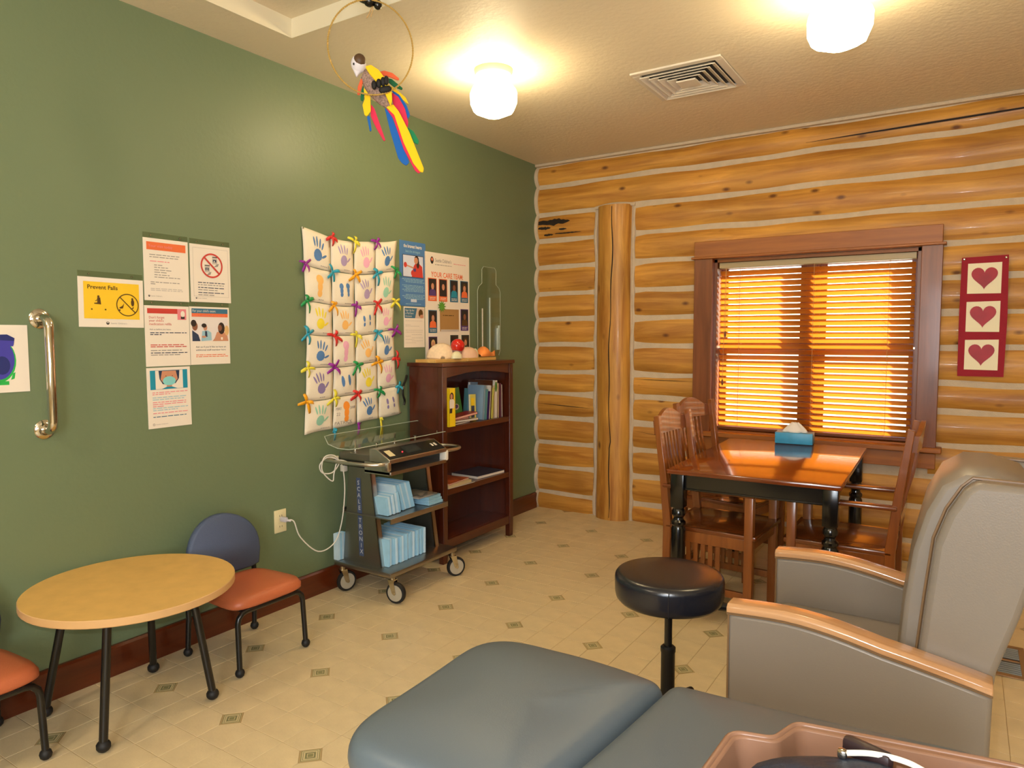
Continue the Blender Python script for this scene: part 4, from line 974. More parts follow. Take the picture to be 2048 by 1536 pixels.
# ================================================================== BOOKCASE
bc = thing('bookcase', 'dark cherry three-shelf bookcase with arched top rail', 'bookcase', (0.0, 3.764, 0))
BX0, BX1, BY = 0.024, 0.290, 0.394
mb = MB(); mb.b2((BX0 - .008, -BY - .012, 1.232), (BX1 + .014, BY + .012, 1.256), CASEH); mb.build('top', bc, bevel=0.003)
for s_ in (-1, 1):
    mb = MB(); y0 = s_ * BY; y1 = s_ * (BY - 0.020)
    mb.b2((BX0, y0, 0.10), (BX1 - .03, y1, 1.232), CASE); mb.build('side_panel', bc, bevel=0.002)
    mb = MB(); y1 = s_ * (BY - 0.040); y0 = s_ * (BY + .004)
    mb.prism([(BX1 - .035, 0.0), (BX1, 0.0), (BX1 + .004, .1), (BX1 + .004, 1.232), (BX1 - .035, 1.232)], min(y0, y1), max(y0, y1), CASE, 'xz'); mb.build('front_post', bc, bevel=0.003)
    mb = MB(); mb.b2((BX0, y0, 0), (BX0 + .035, y1, 0.10), CASE); mb.build('rear_foot', bc)
    mb = MB(); mb.b2((BX1 + .002, s_ * (BY - .014) - .004, 1.13), (BX1 + .006, s_ * (BY - .014) + .004, 1.20), CASE); mb.build('tenon_detail', bc, bevel=0.001)
mb = MB(); n = 14; vs = []; yy = BY - .04
arc = [(-yy + 2 * yy * i / n, 1.163 + 0.028 * math.sin(PI * i / n)) for i in range(n + 1)]
mb.prism(arc + [(yy, 1.232), (-yy, 1.232)], BX1 - .022, BX1 - .002, CASEH, 'yz'); mb.build('arched_rail', bc, bevel=0.002)
mb = MB(); mb.b2((BX0 - .006, -BY + .01, 0.11), (BX0 + .004, BY - .01, 1.232), CASE); mb.build('back_panel', bc)
for z in (0.858, 0.464, 0.148):
    mb = MB(); mb.b2((BX0, -BY + .02, z - .020), (BX1 - .024, BY - .02, z), CASEH); mb.b2((BX1 - .024, -yy, z - (.036 if z > .2 else .056)), (BX1 - .002, yy, z), CASEH); mb.build('shelf', bc, bevel=0.0015)

t = thing('hanging_strap', 'short black strap hung on the wall beside the bookcase', 'strap', (0.012, 3.335, 1.03))
mb = MB(); mb.tube(smooth_path([(0, .025, .145), (.010, 0, .115), (.016, -.028, .075), (.016, -.030, .030), (.010, -.008, -.015), (.006, -.012, -.040)], 5), .007, BLACKP, 8); mb.build('strap', t); mb = MB(); mb.rbox((.020, -.030, .072), (.012, .014, .020), CHROME, .004); mb.build('buckle', t)
# ---- books
def book(name, label, y, th, dep, ht, cover, lean=0.0, x1=0.262, z=0.8582, pages=None, cat='book', spine=None, xtilt=0.0):
    """upright book, spine facing the room (+x); lean tips its top towards +y"""
    t = thing(name, label, cat, (x1, y, z + th / 2 * abs(math.sin(lean)) + .0003)); t.rotation_euler = (-lean, 0, 0)
    mb = MB(); c_ = 0.0016
    mb.b2((-dep, -th / 2, 0), (0, -th / 2 + c_, ht), cover); mb.b2((-dep, th / 2 - c_, 0), (0, th / 2, ht), cover); mb.b2((-c_, -th / 2, 0), (0, th / 2, ht), spine or cover); mb.build('cover', t, smooth=False)
    mb = MB(); mb.b2((-dep + .004, -th / 2 + c_, .003), (-c_, th / 2 - c_, ht - .003), pages or WHITE); mb.build('pages', t, smooth=False)
    return t
CYEL = P('cover_yellow', (240, 206, 30), .3); CGRN = P('cover_green', (74, 128, 56), .35); CBL = P('cover_powder_blue', (124, 152, 176), .35); CTE = P('cover_teal', (94, 146, 150), .35); CPU = P('cover_purple', (60, 26, 92), .35); CWH = P('cover_white', (214, 208, 200), .4); CBR = P('cover_brown', (84, 46, 24), .35); CMA = P('cover_plum', (84, 40, 66), .3); CRE = P('cover_red', (122, 18, 26), .35); CBE = P('cover_beige', (196, 178, 138), .4); CLY = P('cover_pale_yellow', (214, 204, 96), .4); CDK = P('cover_charcoal', (38, 38, 44), .35)
t = book('book', 'thick yellow book with a woman on the spine, left end of the top shelf', 3.452, 0.062, 0.17, 0.240, CYEL, x1=0.302)
mb = MB(); mb.X = Matrix(((0, 0, 1, 0.0005), (1, 0, 0, 0), (0, 1, 0, 0), (0, 0, 0, 1)))
mb.disc(-.006, .188, .020, 0, HAIR, .026, 14); mb.disc(-.008, .188, .012, .0006, SKIN, .017, 12); mb.flat([(-.028, .115), (.018, .115), (.022, .16), (.006, .172), (-.022, .172), (-.030, .16)], .0004, WHITE); mb.flat([(-.028, .085), (-.004, .085), (.0, .115), (-.026, .115)], .0006, HAIR); mb.flatbuild('spine_picture', t)
up = [  # label, y, thickness, height, cover, lean, depth, x1
    ('tall powder-blue binder leaning beside the yellow children\'s book', 3.842, .022, .232, CBL, .10, .13, .262),
    ('thin teal book standing right of the powder-blue binder', 3.868, .016, .205, CTE, .10, .19, .266),
    ('dark purple book with a white top corner, upright on the shelf', 3.892, .016, .190, CPU, .10, .18, .268),
    ('white paperback between the purple and brown books', 3.913, .014, .228, CWH, .09, .19, .262),
    ('thin tall dark brown book in the middle of the row', 3.932, .008, .262, CBR, .10, .20, .258),
    ('slim pale yellow paperback right of the brown book', 3.948, .010, .210, CLY, .08, .18, .264),
    ('slim beige booklet, second right of the brown book', 3.962, .009, .225, CBE, .06, .18, .264),
    ('thick cream paperback with a green oval at the top of its spine', 3.990, .034, .258, CWH, .02, .19, .262),
    ('beige paperback touching the green-oval book', 4.020, .018, .238, CBE, .0, .19, .262),
    ('plum-coloured book near the right end of the top shelf', 4.046, .026, .236, CMA, -.01, .19, .264),
    ('thin white book with plum edge at the right end of the row', 4.071, .010, .226, CWH, -.02, .18, .262)]
for (lb, y, th, ht, cv, ln, dp, x1) in up:
    t = book('book', lb, y - (ht * math.sin(ln) * .0), th, dp, ht, cv, ln, x1)
    t['group'] = 'books standing on the top shelf'
    if 'green oval' in lb:
        mb = MB(); mb.X = Matrix(((0, 0, 1, 0.0005), (1, 0, 0, 0), (0, 1, 0, 0), (0, 0, 0, 1))); mb.disc(0, .215, .014, 0, CGRN, .036, 18); mb.flatbuild('spine_oval', t)
# green picture book facing out, tilted, and the smaller yellow one
def facing(name, label, y, z, wd, ht, th, cover, lean, x, tilt, pages=WHITE):
    t = thing(name, label, 'book', (x, y, z)); t.rotation_euler = (R(tilt), -lean, 0)
    mb = MB(); mb.b2((-.0016, 0, 0), (0, wd, ht), cover); mb.b2((-th, 0, 0), (-th + .0016, wd, ht), cover); mb.build('cover', t, smooth=False)
    mb = MB(); mb.b2((-th + .0016, .002, .002), (-.0016, wd - .002, ht - .002), pages); mb.build('pages', t, smooth=False)
    return t
t = facing('book', 'green picture book facing outward behind the red book', 3.545, 0.905, .185, .165, .028, CGRN, .12, 0.175, 5, CBE)
mb = MB(); mb.X = Matrix(((0, 0, 1, 0.0008), (1, 0, 0, 0), (0, 1, 0, 0), (0, 0, 0, 1))); mb.rect(.012, .118, .07, .150, 0, LBLU); mb.disc(.125, .042, .030, 0, LGRY, .020, 14); mb.disc(.125, .044, .022, .0006, PURP, .013, 12); mb.flatbuild('cover_picture', t)
t = facing('book', 'small yellow and blue book standing between the green and powder-blue ones', 3.735, 0.862, .062, .175, .012, CLY, .06, 0.235, -3)
mb = MB(); mb.X = Matrix(((0, 0, 1, 0.0008), (1, 0, 0, 0), (0, 1, 0, 0), (0, 0, 0, 1))); mb.rect(.008, .02, .045, .15, 0, NAVY); mb.rect(.008, .10, .045, .15, .0006, CYEL); mb.flatbuild('cover_picture', t)
t = facing('binder', 'pale grey-blue tabbed binder behind the powder-blue one', 3.850, 0.860, .09, .250, .02, P('cover_grey_blue', (120, 142, 164)), .05, 0.150, -4)
t['category'] = 'binder'
def flatbook(name, label, x, y, z, dx, dy, th, cover, rot, pages=WHITE, cat='book', tilt=0.0):
    t = thing(name, label, cat, (x, y, z)); t.rotation_euler = (tilt, 0, rot)
    mb = MB(); mb.b2((-dx / 2, -dy / 2, 0), (dx / 2, dy / 2, .0016), cover); mb.b2((-dx / 2, -dy / 2, th - .0016), (dx / 2, dy / 2, th), cover); mb.b2((-dx / 2, -dy / 2, 0), (-dx / 2 + .0016, dy / 2, th), cover); mb.build('cover', t, smooth=False)
    mb = MB(); mb.b2((-dx / 2 + .0016, -dy / 2 + .002, .0016), (dx / 2 - .002, dy / 2 - .002, th - .0016), pages); mb.build('pages', t, smooth=False)
    return t
PKP = P('page_pink', (226, 170, 150))
flatbook('book', 'charcoal booklet at the bottom of the flat pile on the top shelf', 0.180, 3.600, 0.8585, .17, .20, .010, CDK, .15)
flatbook('book', 'beige booklet second from bottom of the flat pile', 0.170, 3.650, 0.8690, .18, .26, .012, CBE, -.10)
flatbook('book', 'orange-red flat book just under the dark red one', 0.165, 3.590, 0.8815, .17, .22, .014, P('cover_rust', (176, 74, 36)), .05, PKP)
flatbook('book', 'cream flat book behind the dark red one on the pile', 0.140, 3.600, 0.8960, .15, .22, .008, CBE, .10)
flatbook('book', 'dark red hardback with pink page edges on top of the flat pile', 0.225, 3.610, 0.897, .10, .27, .015, CRE, -.12, PKP, tilt=R(6))
# second shelf
flatbook('binder', 'large flat navy binder with white edge on the middle shelf', 0.150, 3.935, 0.4642, .235, .300, .020, P('cover_navy_grey', (44, 46, 62), .3), -.06, WHITE, cat='binder')
flatbook('magazine', 'grey magazine at the bottom of the pile on the middle shelf', 0.190, 3.570, 0.4642, .20, .27, .007, P('cover_grey', (110, 110, 104)), -.04, cat='magazine')
flatbook('magazine', 'cream-edged book in the middle of the lower pile', 0.190, 3.545, 0.4716, .20, .25, .016, CBE, .02, CBE, cat='magazine')
flatbook('magazine', 'orange patterned magazine on top of the lower pile', 0.170, 3.555, 0.4880, .20, .24, .007, mat('cover_orange_pattern', (170, 84, 44), .35, var=.6, vscale=22), .10, cat='magazine')

# ---- things on top of the bookcase
ZT = 1.2565
PINE = wood('pale_pine', (190, 146, 74), (220, 180, 104), 1, 6, .4, .1, 0, 12, .03, .06)
t = thing('display_board', 'thin pale wooden board lying on the bookcase top', 'board', (0.165, 3.70, ZT))
mb = MB(); mb.b2((-.085, -.335, 0), (.075, .01, .020), PINE); mb.build('plank', t, bevel=.002)
mb = MB(); mb.b2((-.080, -.01, 0.001), (.085, .315, .022), PINE); mb.build('plank', t, bevel=.002)
ZP = ZT + .0222
SH = mat('shell_cream', (232, 206, 172), .5, var=.08, vscale=60, bump=.3, bscale=120)
t = thing('fan_model', 'large fan-shaped cream model piece standing behind the red ball', 'model', (0.135, 3.560, ZP - .002), R(-42))
mb = MB()
def fan(u, v):
    a_ = PI * u; rr = 0.094 * (0.15 + .85 * v); bow = 0.03 * math.cos(PI * v / 2)
    return (0.012 + bow - 0.02 * v, -rr * math.cos(a_) * 1.02, max(0, rr * math.sin(a_) * 1.02) + 0.0)
mb.grid(fan, 22, 8, SH); mb.build('fan', t, solid=.012, ang=60)
REDG = mat('glossy_red', (206, 34, 26), .12, var=.25, vscale=16, coat=.5)
t = thing('red_ball_model', 'glossy red ball model resting in front of the cream fan', 'model', (0.205, 3.640, ZP))
mb = MB(); mb.ball((0, 0, .080), (.044, .050, .046), REDG, 20); mb.build('ball', t); mb = MB(); mb.cyl((0, -.02, 0), (0, -.01, .045), .022, mat('mottled_grey', (150, 120, 116), .4, var=.5, vscale=50), .034, 12); tag(mb.build('base', t), 'mottled grey base')
def lump(label, y, x, r, m_, name='rounded_model'):
    t = thing(name, label, 'model', (x, y, ZP)); mb = MB(); K = 20
    def fn(u, v):
        a_ = 2 * PI * u; th_ = PI / 2 * v; w_ = 1 + .06 * math.sin(3 * a_) * math.cos(th_)
        return (r[0] * math.cos(a_) * math.cos(th_) * w_, r[1] * math.sin(a_) * math.cos(th_) * w_, r[2] * math.sin(th_) ** .8)
    mb.grid(fn, K, 8, m_); mb.add([fn(i / K, 0) for i in range(K)], [tuple(reversed(range(K)))], m_); tag(mb.build('body', t, ang=60)); return t
lump('small round cream model in front of the red ball', 3.590, .232, (.030, .042, .046), mat('cream_gloss', (226, 220, 182), .3))
lump('pale pink cup-like model in the middle of the board', 3.755, .20, (.05, .092, .072), mat('pale_pink_gloss', (230, 190, 160), .35, var=.06, vscale=20))
lump('small mint-white model between the pink and orange pieces', 3.852, .19, (.02, .026, .060), mat('mint_gloss', (214, 226, 196), .3))
t = thing('curled_model', 'orange and white curled model at the right end of the board', 'model', (.195, 3.95, ZP)); mb = MB()
def curl(u, v):
    y = -.075 + .20 * u; h = .064 * math.exp(-((u - .32) / .26) ** 2) + .046 * max(0, u - .62) ** 1.2 * 2.4 + .003
    a_ = PI * v; wd = .038 * (math.sin(PI * min(1, .12 + u * .95)) ** .5 + .15)
    return (wd * math.cos(a_), y, .004 + h * math.sin(a_) ** .7)
mb.grid(curl, 18, 10, mat('orange_white_gloss', (236, 140, 70), .35, var=.25, vscale=12)); mb.build('body', t, solid=.004, ang=70)

# ================================================================== STEEL SCALE CART
ct = thing('scale_cart', 'stainless steel baby scale cart on four casters', 'cart', (0, 0, 0))
mb = MB(); mb.rbox((0.268, 2.972, 0.163), (0.425, 0.575, 0.026), STEELD, .006); mb.build('base_shelf', ct)
def trap(y, name, lab=None):
    mb = MB(); mb.prism([(0.085, .176), (0.372, .176), (0.296, .715), (0.140, .715)], y - .004, y + .004, STEELD, 'xz')
    # folded front flange
    mb.add([(0.372, y - .004, .176), (0.296, y - .004, .715), (0.296, y + .030, .715), (0.372, y + .030, .176), (0.368, y - .004, .176), (0.292, y - .004, .715), (0.292, y + .030, .715), (0.368, y + .030, .176)], [(0, 1, 2, 3), (7, 6, 5, 4), (0, 4, 5, 1), (3, 2, 6, 7), (1, 5, 6, 2), (0, 3, 7, 4)], STEEL)
    return mb.build(name, ct, smooth=False)
pn = trap(2.735, 'end_panel'); trap(3.190, 'end_panel')
mb = MB(); mb.X = Matrix(((1, 0, 0, 0), (0, 0, -1, 2.7303), (0, 1, 0, 0), (0, 0, 0, 1)))
LBLUE = P('label_blue', (66, 78, 108)); LGR = P('label_silver', (190, 192, 198))
mb.add([(0.193, .650, 0), (0.226, .650, 0), (0.244, .218, 0), (0.208, .218, 0)], [(3, 2, 1, 0)], LBLUE)
for k, ch in enumerate('SCALE-TRONIX'):
    z = .612 - k * .0345; mb.text(ch, 0.2095 + .0165 * (k / 11), z, .034, LGR, .0006, 'CENTER')
lb_ = mb.flatbuild('lettering', pn)
mb = MB(); mb.rbox((0.275, 2.955, 0.452), (0.37, 0.485, 0.008), STEELD, .002); mb.b2((.455, 2.712, .430), (.461, 3.198, .458), STEEL); mb.b2((.095, 2.72, .445), (.10, 3.2, .475), STEEL); mb.build('middle_shelf', ct, smooth=False)
# casters
for k, (x, y, rz) in enumerate(((0.445, 2.735, 10), (0.098, 2.710, 75), (0.462, 3.235, 62), (0.10, 3.225, 40))):
    mb = MB(); rm = Matrix.Rotation(R(rz), 4, 'Z'); mb.X = Matrix.Translation((x, y, 0)) @ rm
    mb.cyl((0, 0, .150), (0, 0, .124), .012, CHROME, .016, 12)
    for s_ in (-1, 1): mb.prism([(-.018, .128), (.018, .128), (.030, .060), (.020, .050), (.008, .056)], s_ * .018 - .0015, s_ * .018 + .0015, CHROME, 'xz')
    mb.b2((-.018, -.018, .122), (.018, .018, .128), CHROME); cs = mb.build('caster', ct, smooth=True)
    q = MB(); q.X = mb.X; n = 28
    q.lathe([(0.044, -.013), (0.0545, -.012), (0.0575, -.006), (0.0575, .006), (0.0545, .012), (0.044, .013)], (.022, 0, .0575), RUBBER, n, axis=1)
    q.lathe([(0.012, -.0145), (0.044, -.0135), (0.044, .0135), (0.012, .0145)], (.022, 0, .0575), GREYP, n, axis=1)
    q.lathe([(0.009, -.021), (0.009, .021)], (.022, 0, .0575), CHROME, 10, axis=1)
    q.build('wheel', cs)
# scale head
mb = MB(); mb.b2((0.10, 2.700, .752), (.335, 3.170, .790), STEELD); mb.b2((0.10, 2.70, .715), (.30, 3.17, .752), BLACKP); mb.build('scale_body', ct, bevel=.003)
mb = MB(); mb.prism([(.335, .760), (.478, .757), (.478, .777), (.385, .826), (.335, .826)], 2.690, 3.168, STEEL, 'xz'); hd = mb.build('display_head', ct, bevel=.0015)
mb = MB(); # sloping dark panel
def slope(y0, y1, a, b, off, m_):
    P0 = lambda t: (.385 + (.478 - .385) * t + off * .46, .826 + (.777 - .826) * t + off * .88)
    A, B = P0(a), P0(b); mb.add([(A[0], y0, A[1]), (B[0], y0, B[1]), (B[0], y1, B[1]), (A[0], y1, A[1])], [(0, 1, 2, 3)], m_)
slope(2.700, 3.158, .06, .94, .0012, DISPLAY); slope(2.718, 2.762, .25, .75, .002, IVORY); slope(2.86, 2.98, .2, .75, .002, P('display_window', (50, 58, 58), .1)); slope(3.085, 3.10, .35, .6, .002, WHITEP); slope(3.112, 3.13, .35, .6, .002, WHITEP)
mb.flatbuild('control_panel', hd)
mb = MB(); mb.ball((.440, 2.832, .8), .004, mat('red_led', (255, 40, 50), .3, emit=3.0), 8); mb.build('indicator_light', hd)
mb = MB(); mb.b2((.30, 2.688, .700), (.474, 3.172, .712), STEEL); mb.b2((.470, 2.700, .694), (.478, 3.160, .712), STEEL); 
for y in (2.688, 3.166): mb.b2((.30, y, .694), (.474, y + .006, .757), STEEL)
mb.build('slot_tray', ct, smooth=False)
mb = MB(); mb.rbox((.455, 2.690, .742), (.05, .028, .05), STEEL, .008); mb.build('bracket', ct); mb = MB(); mb.rbox((.455, 3.172, .735), (.05, .028, .06), WHITEP, .008); mb.build('bracket', ct)
mb = MB(); mb.tube(smooth_path([(.455, 2.685, .757), (.440, 2.640, .757), (.35, 2.600, .757), (.10, 2.595, .757), (.055, 2.630, .757), (.09, 2.70, .757)], 6), .010, STEEL, 12); mb.build('handle', ct, ang=60)
mb = MB(); mb.tube(smooth_path([(.450, 3.175, .757), (.462, 3.280, .757), (.435, 3.345, .757), (.37, 3.365, .757), (.28, 3.33, .757), (.21, 3.175, .757)], 6), .010, STEEL, 12); mb.build('handle', ct, ang=60)
mb = MB(); mb.rbox((.10, 2.73, .70), (.03, .03, .05), WHITEP, .004); tag(mb.build('cord_clip', ct), 'white clip')
# acrylic cradle
cr_ = MB(); prof = [(.365, .846), (.30, .834), (.22, .834), (.15, .850), (.090, .888)]
vs = []
for (x, z) in prof:
    vs += [(x, 2.575 + (.0 if x > .1 else .03), z), (x, 3.40 - (.10 if x > .25 else 0), z + .004)]
cr_.add(vs, [(2 * i, 2 * i + 1, 2 * i + 3, 2 * i + 2) for i in range(4)], ACRY); crd = tag(cr_.build('cradle', ct, smooth=False, solid=.004), 'clear acrylic infant tray')
q = MB(); loop = [(.365, 2.575, .846), (.30, 2.575, .834), (.22, 2.575, .834), (.15, 2.575, .850), (.095, 2.600, .884), (.090, 2.64, .888), (.090, 3.36, .892), (.10, 3.40, .886), (.15, 3.40, .854), (.22, 3.40, .838), (.30, 3.30, .838), (.365, 3.30, .850)]
q.tube(loop, .0024, ACRE, 6, closed=True); q.build('polished_edge', crd)
q = MB()
for (x, y) in ((.30, 2.78), (.30, 3.10), (.14, 2.78), (.14, 3.10)): q.lathe([(.012, .790), (.012, .800), (.006, .805), (.006, .842), (.010, .846)], (x, y, 0), CHROME, 12)
q.build('cradle_post', ct)

# ---- absorbent pads on the cart
def pad(y, z, lean, h, dx, x, m_, label, grp, rz=0.0, th=.0155):
    t = tag(PADM[m_].copy() if False else bpy.data.objects.new('absorbent_pad', PADM[m_]), label, 'pad', grp); COL.objects.link(t)
    t.location = (x, y, z + th * .5 * abs(math.sin(lean)) + .0005); t.rotation_euler = (-lean, 0, rz); t.scale = (dx / .2, th / .015, h / .13); return t
PADM = {}
for nm, m_ in (('b', PADB), ('w', PADW)):
    mb = MB()
    for k in range(3): mb.rbox((-.10, (k - 1) * .005, .065), (.2, .0046, .13), m_, .0022, 1)
    o = mb.build('absorbent_pad'); PADM[nm] = o.data; bpy.data.objects.remove(o)
rr = random.Random(5)
for k in range(20):
    y = 2.762 + k * .0158; pad(y, .1765, rr.uniform(-.02, .03), .147 + rr.uniform(-.004, .004), .27 + rr.uniform(-.012, .01), .395 + rr.uniform(-.006, .006), 'w' if k % 3 == 1 else 'b', 'pale blue folded pad standing in the row on the cart bottom shelf', 'pads in the bottom shelf row')
for k in range(7):
    y = 2.762 + k * .0150; pad(y, .457, -.16, .100 + .003 * k, .20, .40 + rr.uniform(-.004, .004), 'w' if k % 2 else 'b', 'short pale blue pad leaning at the near end of the middle shelf', 'short leaning pads on the middle shelf')
for k in range(9):
    y = 2.868 + k * .0155; pad(y, .457, -.30, .158, .24, .385 + rr.uniform(-.005, .005), 'b' if k % 3 else 'w', 'taller pale blue pad leaning on the cart middle shelf', 'tall leaning pads on the middle shelf')
for k in range(3):
    o = bpy.data.objects.new('absorbent_pad', PADM['b']); COL.objects.link(o); o.location = (.44, 3.05, .4655 + k * .016); o.rotation_euler = (R(-90), 0, .06 * k); o.scale = (.85, 1, 1)
    tag(o, 'pale blue pad lying flat under the clear plastic packet', 'pad', 'flat pads on the middle shelf')
t = thing('plastic_packet', 'clear crinkled plastic packet on the flat blue pads', 'packet', (.33, 3.07, .514)); mb = MB()
mb.grid(lambda u, v: (-.11 + .22 * u, -.11 + .22 * v, .006 + .010 * math.sin(9 * u + 4 * v) * math.sin(7 * v + 2 * u) + .006 * math.sin(23 * u) * math.sin(19 * v)), 16, 16, clear('crinkled_film', (.86, .9, .92), .12)); mb.build('film', t)
mb = MB(); mb.rbox((0, 0, -.004), (.18, .17, .008), P('packet_sheet', (158, 150, 140)), .003); mb.build('insert', t)
for k in range(4):
    o = bpy.data.objects.new('absorbent_pad', PADM['b' if k % 2 else 'w']); COL.objects.link(o); o.location = (.085, 2.70 - k * .0 + k * .016, .1765); o.scale = (.18, 1, 1.15); o.rotation_euler = (0, 0, 0)
    o.location.x = .083; tag(o, 'pale blue pad end poking out behind the lettered cart panel', 'pad', 'pads behind the lettered panel')

# ================================================================== DINING TABLE
dt = thing('dining_table', 'rectangular dining table with glossy brown top and black turned legs', 'table', (2.122, 3.955, 0), R(1.6))
TOP = wood('table_top_wood', (98, 40, 12), (140, 66, 22), 0, 5, .16, .9, 0, 10, .0, .08)
mb = MB(); mb.rbox((0, 0, .748), (.795, 1.245, .024), TOP, .006); mb.build('tabletop', dt)
mb = MB(); ax_, ay_ = .345, .565
for s_ in (-1, 1): mb.b2((s_ * ax_ - .010, -ay_, .655), (s_ * ax_ + .010, ay_, .736), BLACKG); mb.b2((-ax_, s_ * ay_ - .010, .655), (ax_, s_ * ay_ + .010, .736), BLACKG); mb.b2((-ax_, s_ * (ay_ + .012) - .004, .655), (ax_, s_ * (ay_ + .012) + .004, .664), BLACKG)
mb.build('apron', dt, bevel=.002)
for sx in (-1, 1):
    for sy in (-1, 1):
        mb = MB(); o3 = (sx * .350, sy * .570, 0)
        mb.rbox((o3[0], o3[1], .650), (.066, .066, .170), BLACKG, .004)
        mb.lathe([(.020, 0), (.026, .02), (.031, .10), (.035, .30), (.036, .455), (.030, .470), (.036, .480), (.036, .492), (.026, .502), (.024, .512), (.034, .528), (.034, .545), (.027, .558), (.030, .568)], o3, BLACKG, 22); mb.build('leg', dt, ang=30)

# ---- mission style arm chair, front towards local +x
def make_chair(label, loc, rot):
    t = thing('dining_chair', label, 'chair', loc, rot, 'slatted dining chairs')
    hw = 0.205; fx = 0.205; rx = -0.215
    for s_ in (-1, 1):
        mb = MB(); mb.rbox((fx, s_ * hw, .322), (.042, .042, .644), CHAIRV, .004); mb.build('leg', t)
        mb = MB(); y0, y1 = s_ * hw - .017, s_ * hw + .017
        mb.prism([(rx - .045, 0), (rx - .008, 0), (rx + .020, .25), (rx + .022, .46), (rx - .005, .70), (rx - .052, 1.010), (rx - .080, 1.004), (rx - .042, .70), (rx - .020, .45), (rx - .022, .25)], y0, y1, CHAIRV, 'xz'); mb.build('leg', t, bevel=.003)
        mb = MB(); mb.rbox((-.002, s_ * (hw + .004), .652), (.470, .052, .020), CHAIRH, .007); mb.build('armrest', t)
        mb = MB(); mb.b2((rx + .015, s_ * hw - .011, .375), (fx, s_ * hw + .011, .432), CHAIRV); mb.build('side_rail', t, bevel=.002)
        mb = MB(); mb.b2((rx + .015, s_ * hw - .010, .130), (fx, s_ * hw + .010, .165), CHAIRV); mb.build('stretcher', t, bevel=.002)
        for k in range(5):
            mb = MB(); x = -.100 + k * .038; mb.b2((x - .011, s_ * hw - .006, .163), (x + .011, s_ * hw + .006, .378), CHAIRV); mb.build('side_slat', t)
    mb = MB(); mb.b2((fx - .011, -hw, .375), (fx + .011, hw, .432), CHAIRV); mb.b2((rx - .002, -hw, .375), (rx + .018, hw, .432), CHAIRV); mb.build('end_rail', t, bevel=.002)
    mb = MB(); mb.b2((rx - .010, -hw, .180), (rx + .010, hw, .215), CHAIRH); mb.build('rear_stretcher', t, bevel=.002)
    mb = MB()
    def sf(u, v):
        x = -.225 + .465 * u; y = (-.222 + .444 * v); e = min(1, 4 * min(u, 1 - u)) * min(1, 4 * min(v, 1 - v))
        return (x, y, .456 - .007 * e)
    mb.grid(sf, 14, 14, CHAIRH); mb.rbox((.0075, 0, .443), (.465, .444, .024), CHAIRH, .008); mb.build('seat', t)
    def backx(z): return rx - .010 - (z - .46) * .105 - (.02 if z > .9 else .02 * max(0, z - .6) / .3)
    mb = MB(); mb.X = None; n = 12
    cr2 = [(-hw + .017 + (2 * hw - .034) * i / n, .978 + .052 * max(0, math.sin(PI * (i / n - .10) / .80)) if .1 < i / n < .9 else .978) for i in range(n + 1)]
    vs = []
    for off in (-.010, .010):
        vs += [(backx(z) + off - .012 * math.cos(y / hw * PI / 2), y, z) for y, z in cr2] + [(backx(.905) + off - .012 * math.cos(y / hw * PI / 2), y, .905) for y, z in cr2]
    m_ = n + 1; fs = []
    for o_ in (0, 2 * m_): fs += [(o_ + i, o_ + i + 1, o_ + m_ + i + 1, o_ + m_ + i) for i in range(n)]
    fs += [(i, i + 1, 2 * m_ + i + 1, 2 * m_ + i) for i in range(n)] + [(m_ + i, m_ + i + 1, 3 * m_ + i + 1, 3 * m_ + i) for i in range(n)] + [(0, m_, 3 * m_, 2 * m_), (n, m_ + n, 3 * m_ + n, 2 * m_ + n)]
    mb.add(vs, fs, CHAIRV); mb.build('crest_rail', t)
    mb = MB(); mb.b2((backx(.60) - .012, -hw, .575), (backx(.60) + .010, hw, .622), CHAIRH); mb.build('lower_back_rail', t, bevel=.002)
    for k in range(6):
        mb = MB(); y = -.100 + k * .040; cz = -.012 * math.cos(y / hw * PI / 2)
        mb.prism([(backx(.62) - .005, .620), (backx(.62) + .005, .620), (backx(.78) + .003 + cz, .78), (backx(.92) + .005 + cz, .92), (backx(.92) - .004 + cz, .92), (backx(.78) - .006 + cz, .78)], y - .009, y + .009, CHAIRV, 'xz'); mb.build('back_slat', t)
    return t
c1 = make_chair('slatted wooden armchair at the left side of the dining table, nearer the camera', (1.930, 3.645, 0), R(-3))
c2 = copy_tree(c1); c2.location = (1.805, 4.300, 0); c2.rotation_euler = (0, 0, R(-13)); c2['label'] = 'slatted wooden armchair at the left side of the dining table, nearer the window'
c3 = copy_tree(c1); c3.location = (2.505, 3.720, 0); c3.rotation_euler = (0, 0, R(180)); c3['label'] = 'slatted wooden armchair at the right side of the dining table'

# tissue box
t = thing('tissue_box', 'blue tissue box with a white tissue sticking up on the dining table', 'tissue box', (2.105, 4.555, .7605), R(4))
TBX = mat('tissue_box_blue', (56, 146, 190), .4, var=.12, vscale=18)
mb = MB(); mb.rbox((0, 0, .034), (.215, .115, .068), TBX, .003); mb.build('box', t)
mb = MB(); TIS = mat('tissue_white', (232, 222, 214), .8)
def tis(u, v):
    a_ = 2 * PI * u; top = v; w_ = .070 * (1 - .75 * top) * (1 + .10 * math.sin(4 * a_ + 1)); return (w_ * math.cos(a_), .030 * (1 - .8 * top) * math.sin(a_) * (1 + .2 * math.sin(3 * a_)), .066 + .060 * top ** .8 + .004 * math.sin(5 * a_))
mb.grid(tis, 24, 6, TIS); mb.build('tissue', t, ang=80, solid=.001)

